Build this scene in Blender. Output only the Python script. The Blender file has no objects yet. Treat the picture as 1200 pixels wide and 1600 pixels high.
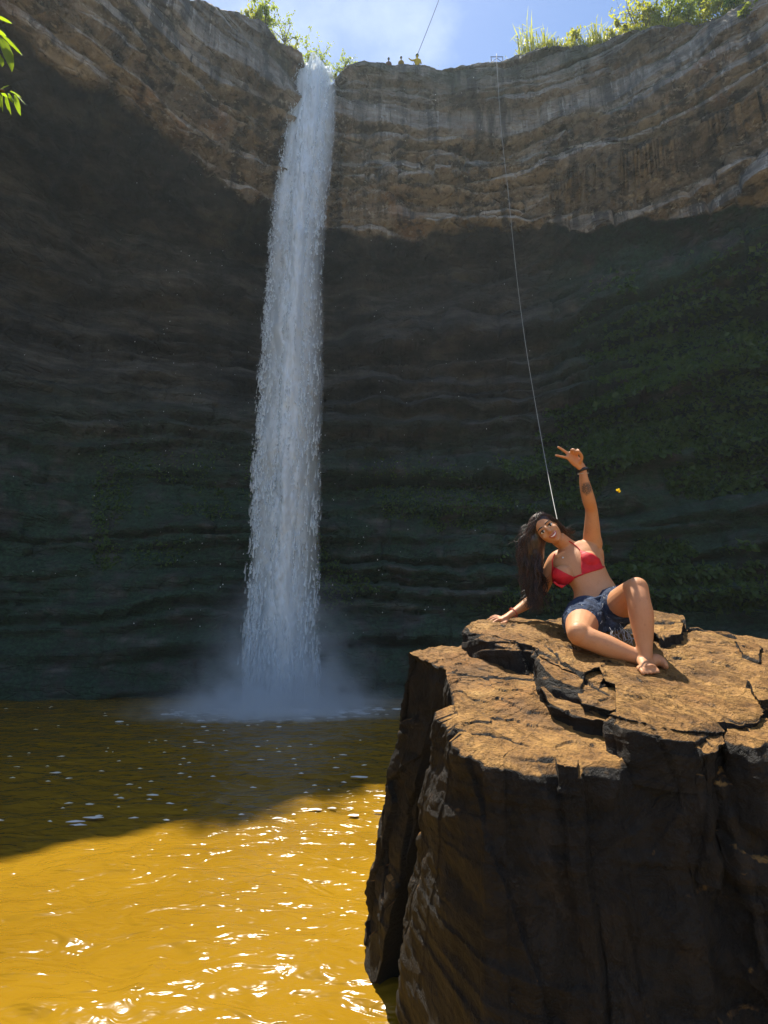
import bpy, bmesh, math, random
import numpy as np
from mathutils import Vector, Matrix
from mathutils.bvhtree import BVHTree

S = bpy.context.scene
COL = S.collection
R = math.radians
rng = random.Random(7)
NP = np.random.RandomState(11)

# ------------------------------------------------------------------ camera, sky, sun, exposure
H = 2.1                                   # eye height above the pool
PITCH = math.atan(0.25)
cd = bpy.data.cameras.new('camera')
cam = bpy.data.objects.new('camera', cd)
COL.objects.link(cam)
cam.location = (0, 0, H)
cam.rotation_euler = (math.pi / 2 + PITCH, 0, 0)
cd.sensor_fit = 'VERTICAL'
cd.sensor_height = 36.0
cd.lens = 18.0
cd.clip_start = 0.05
cd.clip_end = 3000
S.camera = cam

SUN = Vector((-0.125, 0.34, 1.0)).normalized()
SUN_EL = math.asin(SUN.z)
SUN_AZ = math.atan2(SUN.x, SUN.y)
sd = bpy.data.lights.new('sun', 'SUN')
sd.energy = 4.7
sd.angle = R(0.55)
sd.color = (1.0, 0.93, 0.80)
sun = bpy.data.objects.new('sun', sd)
COL.objects.link(sun)
sun.rotation_euler = (-SUN).to_track_quat('-Z', 'Y').to_euler()

W = bpy.data.worlds.new('World')
S.world = W
W.use_nodes = True
wn, wl = W.node_tree.nodes, W.node_tree.links
bg = wn['Background']
bg.inputs['Strength'].default_value = 0.10
sky = wn.new('ShaderNodeTexSky')
sky.sky_type = 'NISHITA'
sky.sun_disc = False
sky.sun_elevation = SUN_EL
sky.sun_rotation = SUN_AZ
sky.altitude = 500
sky.air_density = 1.0
sky.dust_density = 0.35
sky.ozone_density = 3.0
# thin high cloud drawn into the sky
tc = wn.new('ShaderNodeTexCoord')
mp = wn.new('ShaderNodeMapping')
mp.inputs['Scale'].default_value = (1.6, 1.6, 3.0)
cn = wn.new('ShaderNodeTexNoise')
cn.inputs['Scale'].default_value = 2.2
cn.inputs['Detail'].default_value = 7
cn.inputs['Roughness'].default_value = 0.55
cr = wn.new('ShaderNodeValToRGB')
cr.color_ramp.elements[0].position = 0.46
cr.color_ramp.elements[0].color = (0, 0, 0, 1)
cr.color_ramp.elements[1].position = 0.78
cr.color_ramp.elements[1].color = (0.38, 0.38, 0.38, 1)
mx = wn.new('ShaderNodeMixRGB')
mx.inputs['Color2'].default_value = (7.5, 7.9, 8.6, 1)
wl.new(tc.outputs['Generated'], mp.inputs['Vector'])
wl.new(mp.outputs['Vector'], cn.inputs['Vector'])
wl.new(cn.outputs['Fac'], cr.inputs['Fac'])
wl.new(cr.outputs['Color'], mx.inputs['Fac'])
wl.new(sky.outputs['Color'], mx.inputs['Color1'])
wl.new(mx.outputs['Color'], bg.inputs['Color'])

S.view_settings.view_transform = 'Standard'
S.view_settings.look = 'None'
S.view_settings.gamma = 1.0
S.view_settings.use_curve_mapping = False
S.view_settings.exposure = 1.15
S.render.engine = 'CYCLES'
S.cycles.use_denoising = True
S.cycles.max_bounces = 10
S.cycles.diffuse_bounces = 5
S.cycles.glossy_bounces = 3
S.cycles.transmission_bounces = 6
S.cycles.transparent_max_bounces = 24
S.cycles.volume_bounces = 3
S.cycles.sample_clamp_indirect = 6
S.cycles.sample_clamp_direct = 12
S.cycles.caustics_reflective = False
S.cycles.caustics_refractive = False

# ------------------------------------------------------------------ helpers
CP, SP = math.cos(PITCH), math.sin(PITCH)

def ray(px, py):
    u = 800 - py
    return ((px - 600), 800 * CP - u * SP, 800 * SP + u * CP)

def at(px, py, Y):
    a = ray(px, py)
    k = Y / a[1]
    return Vector((a[0] * k, Y, H + a[2] * k))

def on_plane(px, py, z0, slope, y0):
    # point of the sight line on the tilted plane z = z0 + slope*(y-y0)
    a = ray(px, py)
    k = (z0 - slope * y0 - H) / (a[2] - slope * a[1])
    return Vector((a[0] * k, a[1] * k, H + a[2] * k))

def _h(i, j, k, seed):
    v = (i.astype(np.uint32) * np.uint32(374761393)) ^ (j.astype(np.uint32) * np.uint32(668265263)) ^ \
        (k.astype(np.uint32) * np.uint32(2147483647 - 58)) ^ np.uint32((seed * 974634777) & 0xffffffff)
    v = (v ^ (v >> np.uint32(13))) * np.uint32(1274126177)
    v = v ^ (v >> np.uint32(16))
    v = v * np.uint32(2246822519)
    v = v ^ (v >> np.uint32(15))
    return (v & np.uint32(0xffffff)).astype(np.float64) / 16777215.0

def vn(x, y, z=0.0, seed=0):
    x, y, z = np.broadcast_arrays(np.asarray(x, float), np.asarray(y, float), np.asarray(z, float))
    xi, yi, zi = np.floor(x), np.floor(y), np.floor(z)
    fx, fy, fz = x - xi, y - yi, z - zi
    fx, fy, fz = [f * f * (3 - 2 * f) for f in (fx, fy, fz)]
    i, j, k = xi.astype(np.int64), yi.astype(np.int64), zi.astype(np.int64)
    def c(a, b, d):
        return _h(i + a, j + b, k + d, seed)
    x00 = c(0, 0, 0) * (1 - fx) + c(1, 0, 0) * fx
    x10 = c(0, 1, 0) * (1 - fx) + c(1, 1, 0) * fx
    x01 = c(0, 0, 1) * (1 - fx) + c(1, 0, 1) * fx
    x11 = c(0, 1, 1) * (1 - fx) + c(1, 1, 1) * fx
    return (x00 * (1 - fy) + x10 * fy) * (1 - fz) + (x01 * (1 - fy) + x11 * fy) * fz

def fbm(x, y, z=0.0, oct=4, seed=0, gain=0.5):
    s, a, t = 0.0, 1.0, 0.0
    for o in range(oct):
        f = 2.03 ** o
        s = s + a * (vn(np.asarray(x) * f, np.asarray(y) * f, np.asarray(z) * f, seed + o * 13) - 0.5)
        t += a
        a *= gain
    return s / t * 2

def worley(x, y, seed=0):
    # distance to the cell border (F2-F1) and a random number per cell
    x, y = np.broadcast_arrays(np.asarray(x, float), np.asarray(y, float))
    xi, yi = np.floor(x).astype(np.int64), np.floor(y).astype(np.int64)
    f1 = np.full(x.shape, 9.0)
    f2 = np.full(x.shape, 9.0)
    idv = np.zeros(x.shape)
    z0 = np.zeros_like(xi)
    for a in (-1, 0, 1):
        for b in (-1, 0, 1):
            cx = xi + a + _h(xi + a, yi + b, z0, seed)
            cy = yi + b + _h(xi + a, yi + b, z0 + 1, seed)
            d = np.hypot(cx - x, cy - y)
            r = _h(xi + a, yi + b, z0 + 2, seed)
            near = d < f1
            f2 = np.where(near, f1, np.minimum(f2, d))
            idv = np.where(near, r, idv)
            f1 = np.where(near, d, f1)
    return f2 - f1, idv

def link(o, parent=None, base=None):
    COL.objects.link(o)
    if parent is not None:
        o.parent = parent
        o.matrix_parent_inverse = Matrix.Translation(-Vector(root_loc(parent)))
    return o

def root_loc(p):
    v = Vector(p.location)
    return v

def mesh_obj(name, verts, faces, mat, parent=None, smooth=True):
    me = bpy.data.meshes.new(name)
    if isinstance(verts, np.ndarray):
        me.from_pydata([], [], [])
        nv = len(verts)
        faces = np.asarray(faces, dtype=np.int32)
        nf, k = faces.shape
        me.vertices.add(nv)
        me.vertices.foreach_set('co', verts.astype(np.float32).ravel())
        me.loops.add(nf * k)
        me.loops.foreach_set('vertex_index', faces.ravel())
        me.polygons.add(nf)
        me.polygons.foreach_set('loop_start', np.arange(0, nf * k, k, dtype=np.int32))
        me.update(calc_edges=True)
        me.validate()
    else:
        me.from_pydata([tuple(v) for v in verts], [], faces)
        me.update()
    if smooth:
        me.polygons.foreach_set('use_smooth', [True] * len(me.polygons))
    if mat is not None:
        me.materials.append(mat)
    o = bpy.data.objects.new(name, me)
    return link(o, parent)

def grid_faces(nr, nc, wrap=False):
    r = np.arange(nr - 1)[:, None]
    m = nc if wrap else nc - 1
    c = np.arange(m)[None, :]
    c2 = (c + 1) % nc
    return np.stack([r * nc + c, r * nc + c2, (r + 1) * nc + c2, (r + 1) * nc + c], -1).reshape(-1, 4)

def thing(name, label, cat, loc, group=None):
    o = bpy.data.objects.new(name, None)
    o.location = loc
    o.empty_display_size = 0.1
    COL.objects.link(o)
    return tag(o, label, cat, group)

def tag(o, label=None, cat=None, group=None, kind=None):
    if label: o['label'] = label
    if cat: o['category'] = cat
    if group: o['group'] = group
    if kind: o['kind'] = kind
    return o

class MB:
    """collects simple shapes into one mesh"""
    def __init__(self):
        self.v, self.f = [], []
    def add(self, vs, fs):
        n = len(self.v)
        self.v += [tuple(v) for v in vs]
        self.f += [tuple(i + n for i in f) for f in fs]
    def tube(self, pts, rad, n=8, flat=None, axis=None, caps=True, sub=0):
        pts = [Vector(p) for p in pts]
        if not hasattr(rad, '__len__'): rad = [rad] * len(pts)
        fl = flat if flat is not None else [1.0] * len(pts)
        if sub:
            pts, rad, fl = smooth_path(pts, rad, fl, sub)
        up = Vector(axis) if axis is not None else None
        rings = []
        prev = None
        for i, p in enumerate(pts):
            t = (pts[min(i + 1, len(pts) - 1)] - pts[max(i - 1, 0)]).normalized()
            if up is not None:
                a = up - t * up.dot(t)
            elif prev is None:
                a = t.orthogonal()
            else:
                a = prev - t * prev.dot(t)
            if a.length < 1e-6: a = t.orthogonal()
            a.normalize()
            prev = a
            b = t.cross(a)
            rings.append([p + a * (rad[i] * math.cos(2 * math.pi * k / n)) + b * (rad[i] * fl[i] * math.sin(2 * math.pi * k / n)) for k in range(n)])
        vs = [v for r in rings for v in r]
        fs = []
        for i in range(len(rings) - 1):
            for k in range(n):
                fs.append((i * n + k, i * n + (k + 1) % n, (i + 1) * n + (k + 1) % n, (i + 1) * n + k))
        if caps:
            # rounded ends
            for e, i in ((0, 0), (1, len(rings) - 1)):
                t = (pts[0] - pts[1]).normalized() if e == 0 else (pts[-1] - pts[-2]).normalized()
                c = len(vs)
                m = [pts[i] + (v - pts[i]) * 0.7 + t * rad[i] * 0.6 for v in rings[i]]
                vs += m
                vs.append(pts[i] + t * rad[i] * 0.85)
                for k in range(n):
                    q = (i * n + k, i * n + (k + 1) % n, c + (k + 1) % n, c + k)
                    tr = (c + k, c + (k + 1) % n, c + n)
                    if e == 0: q, tr = q[::-1], tr[::-1]
                    fs += [q, tr]
        self.add(vs, fs)
    def ell(self, c, rx, ry, rz, ax=None, ay=None, az=None, nu=16, nv=10):
        c = Vector(c)
        ax = Vector(ax or (1, 0, 0)); ay = Vector(ay or (0, 1, 0)); az = Vector(az or (0, 0, 1))
        vs, fs = [c + az * rz], []
        for i in range(1, nv):
            th = math.pi * i / nv
            for k in range(nu):
                ph = 2 * math.pi * k / nu
                vs.append(c + ax * (rx * math.sin(th) * math.cos(ph)) + ay * (ry * math.sin(th) * math.sin(ph)) + az * (rz * math.cos(th)))
        vs.append(c - az * rz)
        for k in range(nu):
            fs.append((0, 1 + k, 1 + (k + 1) % nu))
        for i in range(nv - 2):
            for k in range(nu):
                a = 1 + i * nu
                fs.append((a + k, a + nu + k, a + nu + (k + 1) % nu, a + (k + 1) % nu))
        l = len(vs) - 1
        a = 1 + (nv - 2) * nu
        for k in range(nu):
            fs.append((a + k, l, a + (k + 1) % nu))
        self.add(vs, fs)
    def box(self, c, sx, sy, sz):
        c = Vector(c)
        vs = [c + Vector((x * sx / 2, y * sy / 2, z * sz / 2)) for x in (-1, 1) for y in (-1, 1) for z in (-1, 1)]
        self.add(vs, [(0, 1, 3, 2), (4, 6, 7, 5), (0, 4, 5, 1), (2, 3, 7, 6), (0, 2, 6, 4), (1, 5, 7, 3)])
    def loft(self, secs, n=24, sub=4):
        # secs: (centre, half width a, half depth b, lateral axis, depth axis)
        P = [Vector(s[0]) for s in secs]
        A = [s[1] for s in secs]; B = [s[2] for s in secs]
        L = [Vector(s[3]) for s in secs]; D = [Vector(s[4]) for s in secs]
        rings = []
        m = len(secs)
        for i in range(m - 1):
            for q in range(sub if i < m - 2 else sub + 1):
                t = q / sub
                def cr(arr):
                    p0 = arr[max(i - 1, 0)]; p1 = arr[i]; p2 = arr[i + 1]; p3 = arr[min(i + 2, m - 1)]
                    return 0.5 * ((2 * p1) + (p2 - p0) * t + (2 * p0 - 5 * p1 + 4 * p2 - p3) * t * t + (3 * p1 - p0 - 3 * p2 + p3) * t ** 3)
                c, a, b = cr(P), cr(A), cr(B)
                l = cr(L).normalized(); d = cr(D).normalized()
                ring = []
                for k in range(n):
                    th = 2 * math.pi * k / n
                    x, y = math.cos(th), math.sin(th)
                    e = 0.86
                    x = math.copysign(abs(x) ** e, x); y = math.copysign(abs(y) ** e, y)
                    ring.append(c + l * (a * x) + d * (b * y))
                rings.append(ring)
        vs = [v for r in rings for v in r]
        fs = []
        for i in range(len(rings) - 1):
            for k in range(n):
                fs.append((i * n + k, i * n + (k + 1) % n, (i + 1) * n + (k + 1) % n, (i + 1) * n + k))
        fs.append(tuple(range(n))[::-1])
        fs.append(tuple((len(rings) - 1) * n + k for k in range(n)))
        self.add(vs, fs)
    def build(self, name, mat, parent=None, smooth=True):
        return mesh_obj(name, self.v, self.f, mat, parent, smooth)

def smooth_path(pts, rad, fl, sub):
    P, Q, F = [], [], []
    m = len(pts)
    for i in range(m - 1):
        for q in range(sub if i < m - 2 else sub + 1):
            t = q / sub
            def cr(arr):
                p0 = arr[max(i - 1, 0)]; p1 = arr[i]; p2 = arr[i + 1]; p3 = arr[min(i + 2, m - 1)]
                return 0.5 * ((2 * p1) + (p2 - p0) * t + (2 * p0 - 5 * p1 + 4 * p2 - p3) * t * t + (3 * p1 - p0 - 3 * p2 + p3) * t ** 3)
            P.append(cr(pts)); Q.append(cr(rad)); F.append(cr(fl))
    return P, Q, F

def fuse(name, mb, mat, parent, voxel, smooth_it=3, fac=0.5):
    """one continuous skin round overlapping shapes"""
    me = bpy.data.meshes.new(name)
    me.from_pydata(mb.v, [], mb.f)
    me.update()
    bm = bmesh.new(); bm.from_mesh(me)
    bmesh.ops.recalc_face_normals(bm, faces=bm.faces)
    bm.to_mesh(me); bm.free()
    o = bpy.data.objects.new(name, me)
    COL.objects.link(o)
    m = o.modifiers.new('r', 'REMESH'); m.mode = 'VOXEL'; m.voxel_size = voxel; m.use_smooth_shade = True
    if smooth_it:
        m = o.modifiers.new('s', 'SMOOTH'); m.factor = fac; m.iterations = smooth_it
    dg = bpy.context.evaluated_depsgraph_get()
    me2 = bpy.data.meshes.new_from_object(o.evaluated_get(dg))
    o.modifiers.clear()
    o.data = me2
    me2.name = name
    me2.polygons.foreach_set('use_smooth', [True] * len(me2.polygons))
    me2.materials.clear(); me2.materials.append(mat)
    if parent is not None:
        o.parent = parent
        o.matrix_parent_inverse = Matrix.Translation(-Vector(parent.location))
    return o

# ---- node shorthand
class Mat:
    def __init__(self, name, rough=0.7, spec=0.3):
        self.m = bpy.data.materials.new(name)
        self.m.use_nodes = True
        self.n = self.m.node_tree.nodes
        self.l = self.m.node_tree.links
        self.b = self.n['Principled BSDF']
        self.out = self.n['Material Output']
        self.b.inputs['Roughness'].default_value = rough
        self.b.inputs['Specular IOR Level'].default_value = spec
        g = self.n.new('ShaderNodeNewGeometry')
        self.pos = g.outputs['Position']
        self.nor = g.outputs['Normal']
    def mapv(self, scale=(1, 1, 1), src=None, rot=(0, 0, 0)):
        m = self.n.new('ShaderNodeMapping')
        m.inputs['Scale'].default_value = scale
        m.inputs['Rotation'].default_value = rot
        self.l.new(src or self.pos, m.inputs['Vector'])
        return m.outputs['Vector']
    def noise(self, scale, detail=4, rough=0.55, vec=None, dist=0.0):
        t = self.n.new('ShaderNodeTexNoise')
        t.inputs['Scale'].default_value = scale
        t.inputs['Detail'].default_value = detail
        t.inputs['Roughness'].default_value = rough
        t.inputs['Distortion'].default_value = dist
        self.l.new(vec or self.pos, t.inputs['Vector'])
        return t.outputs['Fac']
    def voro(self, scale, vec=None, feature='DISTANCE_TO_EDGE', out='Distance'):
        t = self.n.new('ShaderNodeTexVoronoi')
        t.feature = feature
        t.inputs['Scale'].default_value = scale
        self.l.new(vec or self.pos, t.inputs['Vector'])
        return t.outputs[out]
    def ramp(self, fac, stops):
        r = self.n.new('ShaderNodeValToRGB')
        e = r.color_ramp.elements
        while len(e) < len(stops): e.new(0.5)
        for k, (p, c) in enumerate(stops):
            e[k].position = p
            if not hasattr(c, '__len__'): c = (c, c, c)
            e[k].color = (*c[:3], 1)
        self.l.new(fac, r.inputs['Fac'])
        return r.outputs['Color']
    def mix(self, fac, a, b, mode='MIX'):
        m = self.n.new('ShaderNodeMixRGB')
        m.blend_type = mode
        for s, v in (('Fac', fac), ('Color1', a), ('Color2', b)):
            self.put(m.inputs[s], v)
        return m.outputs['Color']
    def put(self, sock, v):
        if hasattr(v, 'is_output') or isinstance(v, bpy.types.NodeSocket):
            self.l.new(v, sock)
        elif hasattr(v, '__len__'):
            sock.default_value = (*v[:3], 1) if len(sock.default_value) == 4 else v
        else:
            try: sock.default_value = v
            except TypeError: sock.default_value = (v, v, v, 1)
    def math(self, op, a, b=0.0, c=None, clamp=False):
        m = self.n.new('ShaderNodeMath')
        m.operation = op
        m.use_clamp = clamp
        self.put(m.inputs[0], a); self.put(m.inputs[1], b)
        if c is not None: self.put(m.inputs[2], c)
        return m.outputs[0]
    def sep(self, v):
        s = self.n.new('ShaderNodeSeparateXYZ')
        self.l.new(v, s.inputs[0])
        return s.outputs
    def smooth(self, v, a, b):
        m = self.n.new('ShaderNodeMapRange')
        m.interpolation_type = 'SMOOTHSTEP'
        self.put(m.inputs['Value'], v)
        m.inputs['From Min'].default_value = a
        m.inputs['From Max'].default_value = b
        return m.outputs['Result']
    def color(self, v): self.put(self.b.inputs['Base Color'], v)
    def bump(self, h, dist=0.02, strength=1.0, prev=None):
        b = self.n.new('ShaderNodeBump')
        b.inputs['Distance'].default_value = dist
        b.inputs['Strength'].default_value = strength
        self.l.new(h, b.inputs['Height'])
        if prev is not None: self.l.new(prev, b.inputs['Normal'])
        self.l.new(b.outputs['Normal'], self.b.inputs['Normal'])
        return b.outputs['Normal']

# ------------------------------------------------------------------ materials
def cliff_material():
    m = Mat('cliff_rock', 0.85, 0.2)
    x, y, z = m.sep(m.pos)
    big = m.noise(0.35, 6, 0.6)
    bed = m.noise(1.0, 6, 0.65, m.mapv((0.35, 0.35, 2.2)))
    streak = m.noise(1.0, 5, 0.6, m.mapv((1.7, 1.7, 0.10)))
    streak2 = m.noise(1.0, 5, 0.65, m.mapv((4.5, 4.5, 0.35)))
    fine = m.noise(7, 6, 0.7)
    base = m.ramp(bed, [(0.28, (0.17, 0.15, 0.13)), (0.48, (0.40, 0.35, 0.295)), (0.68, (0.60, 0.535, 0.455))])
    base = m.mix(m.math('MULTIPLY', m.smooth(big, 0.55, 0.70), 0.6), base, (0.44, 0.26, 0.15))           # iron-stained patches
    base = m.mix(m.ramp(streak, [(0.48, 0), (0.60, 0.85)]), base, (0.085, 0.08, 0.078))
    base = m.mix(m.ramp(streak2, [(0.57, 0), (0.66, 0.85)]), base, (0.66, 0.62, 0.56))
    base = m.mix(m.ramp(streak2, [(0.29, 0.85), (0.41, 0)]), base, (0.06, 0.057, 0.054))
    # darker weathered upper beds
    hi = m.math('ADD', z, m.math('MULTIPLY', m.math('SUBTRACT', big, 0.5), 5.0))
    base = m.mix(m.math('MULTIPLY', m.smooth(hi, 24.0, 27.5), 0.38), base, (0.14, 0.125, 0.10))
    # below the capstone: cave shade painted in as darker rock, mossy towards the pool and on the right
    ua = m.n.new('ShaderNodeAttribute'); ua.attribute_name = 'shade_zone'
    shade_zone = ua.outputs['Fac']
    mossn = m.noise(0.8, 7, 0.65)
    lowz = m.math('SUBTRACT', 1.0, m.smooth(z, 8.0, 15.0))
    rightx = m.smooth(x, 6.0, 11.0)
    low = m.math('MULTIPLY', m.math('MAXIMUM', lowz, rightx), shade_zone)
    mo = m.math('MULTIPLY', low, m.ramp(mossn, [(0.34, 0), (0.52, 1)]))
    shady = m.ramp(bed, [(0.3, (0.014, 0.015, 0.017)), (0.5, (0.055, 0.055, 0.056)), (0.68, (0.14, 0.135, 0.125))])
    base = m.mix(m.math('MULTIPLY', shade_zone, 0.94), base, shady)
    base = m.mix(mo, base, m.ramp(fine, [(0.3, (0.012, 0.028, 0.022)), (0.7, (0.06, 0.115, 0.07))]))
    up = m.sep(m.nor)[2]
    top = m.math('MULTIPLY', m.smooth(up, 0.35, 0.75), m.smooth(z, 20.0, 23.0))
    base = m.mix(top, base, m.ramp(fine, [(0.3, (0.05, 0.07, 0.015)), (0.7, (0.14, 0.15, 0.04))]))
    band = m.math('MULTIPLY', m.smooth(hi, 27.0, 29.5), m.ramp(mossn, [(0.42, 0), (0.6, 0.8)]))
    base = m.mix(band, base, (0.06, 0.07, 0.03))
    m.color(m.mix(m.ramp(fine, [(0.3, 0.30), (0.6, 0)]), base, (0.05, 0.045, 0.04)))
    thin = m.noise(1.0, 5, 0.6, m.mapv((0.5, 0.5, 7.0)), 0.3)
    chunk = m.ramp(m.voro(2.3, m.mapv((0.55, 0.55, 1.7))), [(0.0, 0), (0.09, 1)])
    h = m.math('ADD', m.math('MULTIPLY', fine, 0.5), m.math('ADD', m.math('MULTIPLY', thin, 1.3), m.noise(2.5, 8, 0.7)))
    h = m.math('ADD', h, m.math('MULTIPLY', chunk, 0.35))
    m.bump(h, 0.20, 0.9)
    return m.m

def boulder_material(name='basalt', tint=1.0):
    m = Mat(name, 0.65, 0.25)
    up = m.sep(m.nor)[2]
    big = m.noise(1.7, 5, 0.6)
    med = m.noise(7, 6, 0.65)
    fine = m.noise(48, 5, 0.7)
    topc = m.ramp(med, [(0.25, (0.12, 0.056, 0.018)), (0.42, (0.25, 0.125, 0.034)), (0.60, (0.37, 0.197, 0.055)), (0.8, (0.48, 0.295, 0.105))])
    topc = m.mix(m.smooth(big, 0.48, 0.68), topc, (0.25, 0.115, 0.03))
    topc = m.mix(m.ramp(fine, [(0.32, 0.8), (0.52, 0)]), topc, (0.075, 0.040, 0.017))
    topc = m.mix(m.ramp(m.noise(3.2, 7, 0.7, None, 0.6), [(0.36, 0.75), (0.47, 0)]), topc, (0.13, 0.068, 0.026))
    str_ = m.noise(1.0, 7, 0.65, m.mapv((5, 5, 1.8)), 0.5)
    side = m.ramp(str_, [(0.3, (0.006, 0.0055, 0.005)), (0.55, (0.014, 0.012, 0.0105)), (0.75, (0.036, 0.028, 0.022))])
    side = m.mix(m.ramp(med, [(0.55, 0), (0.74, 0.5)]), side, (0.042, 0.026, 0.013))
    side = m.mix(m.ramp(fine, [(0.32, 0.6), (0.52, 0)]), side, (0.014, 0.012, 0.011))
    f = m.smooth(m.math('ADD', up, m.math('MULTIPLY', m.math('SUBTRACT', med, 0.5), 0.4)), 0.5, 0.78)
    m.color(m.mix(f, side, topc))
    h = m.math('ADD', m.math('MULTIPLY', med, 1.0), m.math('ADD', m.math('MULTIPLY', fine, 0.35), m.math('MULTIPLY', m.noise(16, 6, 0.7), 0.7)))
    h = m.math('ADD', h, m.math('MULTIPLY', m.ramp(m.noise(2.6, 7, 0.7, None, 1.5), [(0.46, 0), (0.485, 0.5), (0.5, 0.5), (0.525, 0)]), -0.5))
    m.bump(h, 0.050, 0.9)
    return m.m

def water_material():
    m = Mat('muddy_water', 0.19, 0.3)
    m.b.inputs['IOR'].default_value = 1.33
    v = m.mapv((1.0, 2.2, 1.0), rot=(0, 0, R(8)))
    big = m.noise(0.35, 4, 0.5)
    m.color(m.ramp(big, [(0.3, (0.175, 0.094, 0.005)), (0.7, (0.27, 0.152, 0.008))]))
    h = m.math('ADD', m.noise(1.9, 2, 0.5, v, 1.0), m.math('MULTIPLY', m.noise(5.5, 2, 0.45, v, 0.8), 0.22))
    h = m.math('ADD', h, m.math('MULTIPLY', m.noise(18, 2, 0.5, v), 0.015))
    m.bump(h, 0.11, 0.7)
    return m.m

def simple(name, col, rough=0.6, spec=0.3, var=None, scale=20, bump=0.0, bscale=60):
    m = Mat(name, rough, spec)
    if var:
        m.color(m.ramp(m.noise(scale, 4), [(0.3, var), (0.7, col)]))
    else:
        m.color(col)
    if bump:
        m.bump(m.noise(bscale, 4), bump, 0.8)
    return m.m

def leaf_material(name, a, b, trans=0.5):
    m = Mat(name, 0.45, 0.4)
    c = m.ramp(m.noise(5, 3), [(0.3, a), (0.7, b)])
    m.color(c)
    t = m.n.new('ShaderNodeBsdfTranslucent')
    m.put(t.inputs['Color'], m.mix(0.5, c, (min(0.8, b[0] * 3.0), min(0.8, b[1] * 3.2), b[2] * 0.8), 'MIX'))
    mx = m.n.new('ShaderNodeMixShader')
    mx.inputs[0].default_value = trans
    m.l.new(m.b.outputs[0], mx.inputs[1]); m.l.new(t.outputs[0], mx.inputs[2])
    m.l.new(mx.outputs[0], m.out.inputs['Surface'])
    return m.m

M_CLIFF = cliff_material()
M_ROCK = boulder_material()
M_WATER = water_material()
M_LEAF = leaf_material('bush_leaf', (0.07, 0.10, 0.015), (0.20, 0.22, 0.03), 0.6)
M_LEAF_D = leaf_material('dark_leaf', (0.03, 0.06, 0.02), (0.09, 0.15, 0.04), 0.4)
M_GRASS = leaf_material('grass_blade', (0.12, 0.135, 0.018), (0.28, 0.27, 0.035), 0.6)
M_BRIGHT = leaf_material('near_leaf', (0.12, 0.22, 0.015), (0.20, 0.33, 0.02), 0.6)
M_BARK = simple('bark', (0.16, 0.11, 0.07), 0.85, 0.2, (0.07, 0.05, 0.035), 30, 0.01, 50)

# ------------------------------------------------------------------ the cliff round the pool
K = 0.875
def cw(p):
    return (p[0] * K, p[1] * K, (p[2] - 2.4) * K + H, (p[3] - 2.4) * K + H, p[4] * K, p[5] * K)
LIP = [cw(p) for p in [
    (-27, -12, 28, 23.5, 12, 12), (-20.5, 2, 27, 23.5, 12, 12), (-15.2, 7.6, 27.2, 23.5, 12, 12), (-12.4, 12.5, 28.2, 23.5, 12, 10.5),
    (-9.2, 16.2, 30.4, 23.5, 11, 7.5), (-6.7, 18.8, 33.0, 23.5, 9, 4.5), (-4.7, 20.5, 32.8, 23.5, 7, 2.5),
    (-3.6, 21.2, 32.4, 23.4, 6, 1.5), (-2.3, 21.6, 33.2, 23.3, 6, 1.2), (0, 21.9, 33.9, 23.4, 6, 1.0),
    (3.6, 22, 34.1, 23.5, 5.5, 1.0), (7.2, 21.6, 34.6, 23.3, 5, 1.0), (10, 20.8, 34.0, 22.3, 4, 0.7),
    (13, 19.4, 33.0, 21.8, 3.2, 0.4), (16.5, 17, 31.0, 20.0, 2.4, -0.4), (19.2, 13.5, 31, 18, 1.6, -1.2),
    (21.5, 7, 31, 14, 0.6, -1.5), (24, -6, 31, 14, 0.6, -1.5)]]
SEGN = [10, 14, 30, 60, 70, 56, 40, 40, 60, 76, 76, 64, 64, 56, 40, 16, 8]

def cr_table(T, segn):
    T = np.array(T)
    out = []
    for i in range(len(T) - 1):
        p0, p1, p2, p3 = T[max(i - 1, 0)], T[i], T[i + 1], T[min(i + 2, len(T) - 1)]
        n = segn[i]
        t = (np.arange(n + (1 if i == len(T) - 2 else 0)) / n)[:, None]
        out.append(0.5 * (2 * p1 + (p2 - p0) * t + (2 * p0 - 5 * p1 + 4 * p2 - p3) * t * t + (3 * p1 - p0 - 3 * p2 + p3) * t ** 3))
    return np.concatenate(out)

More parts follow.
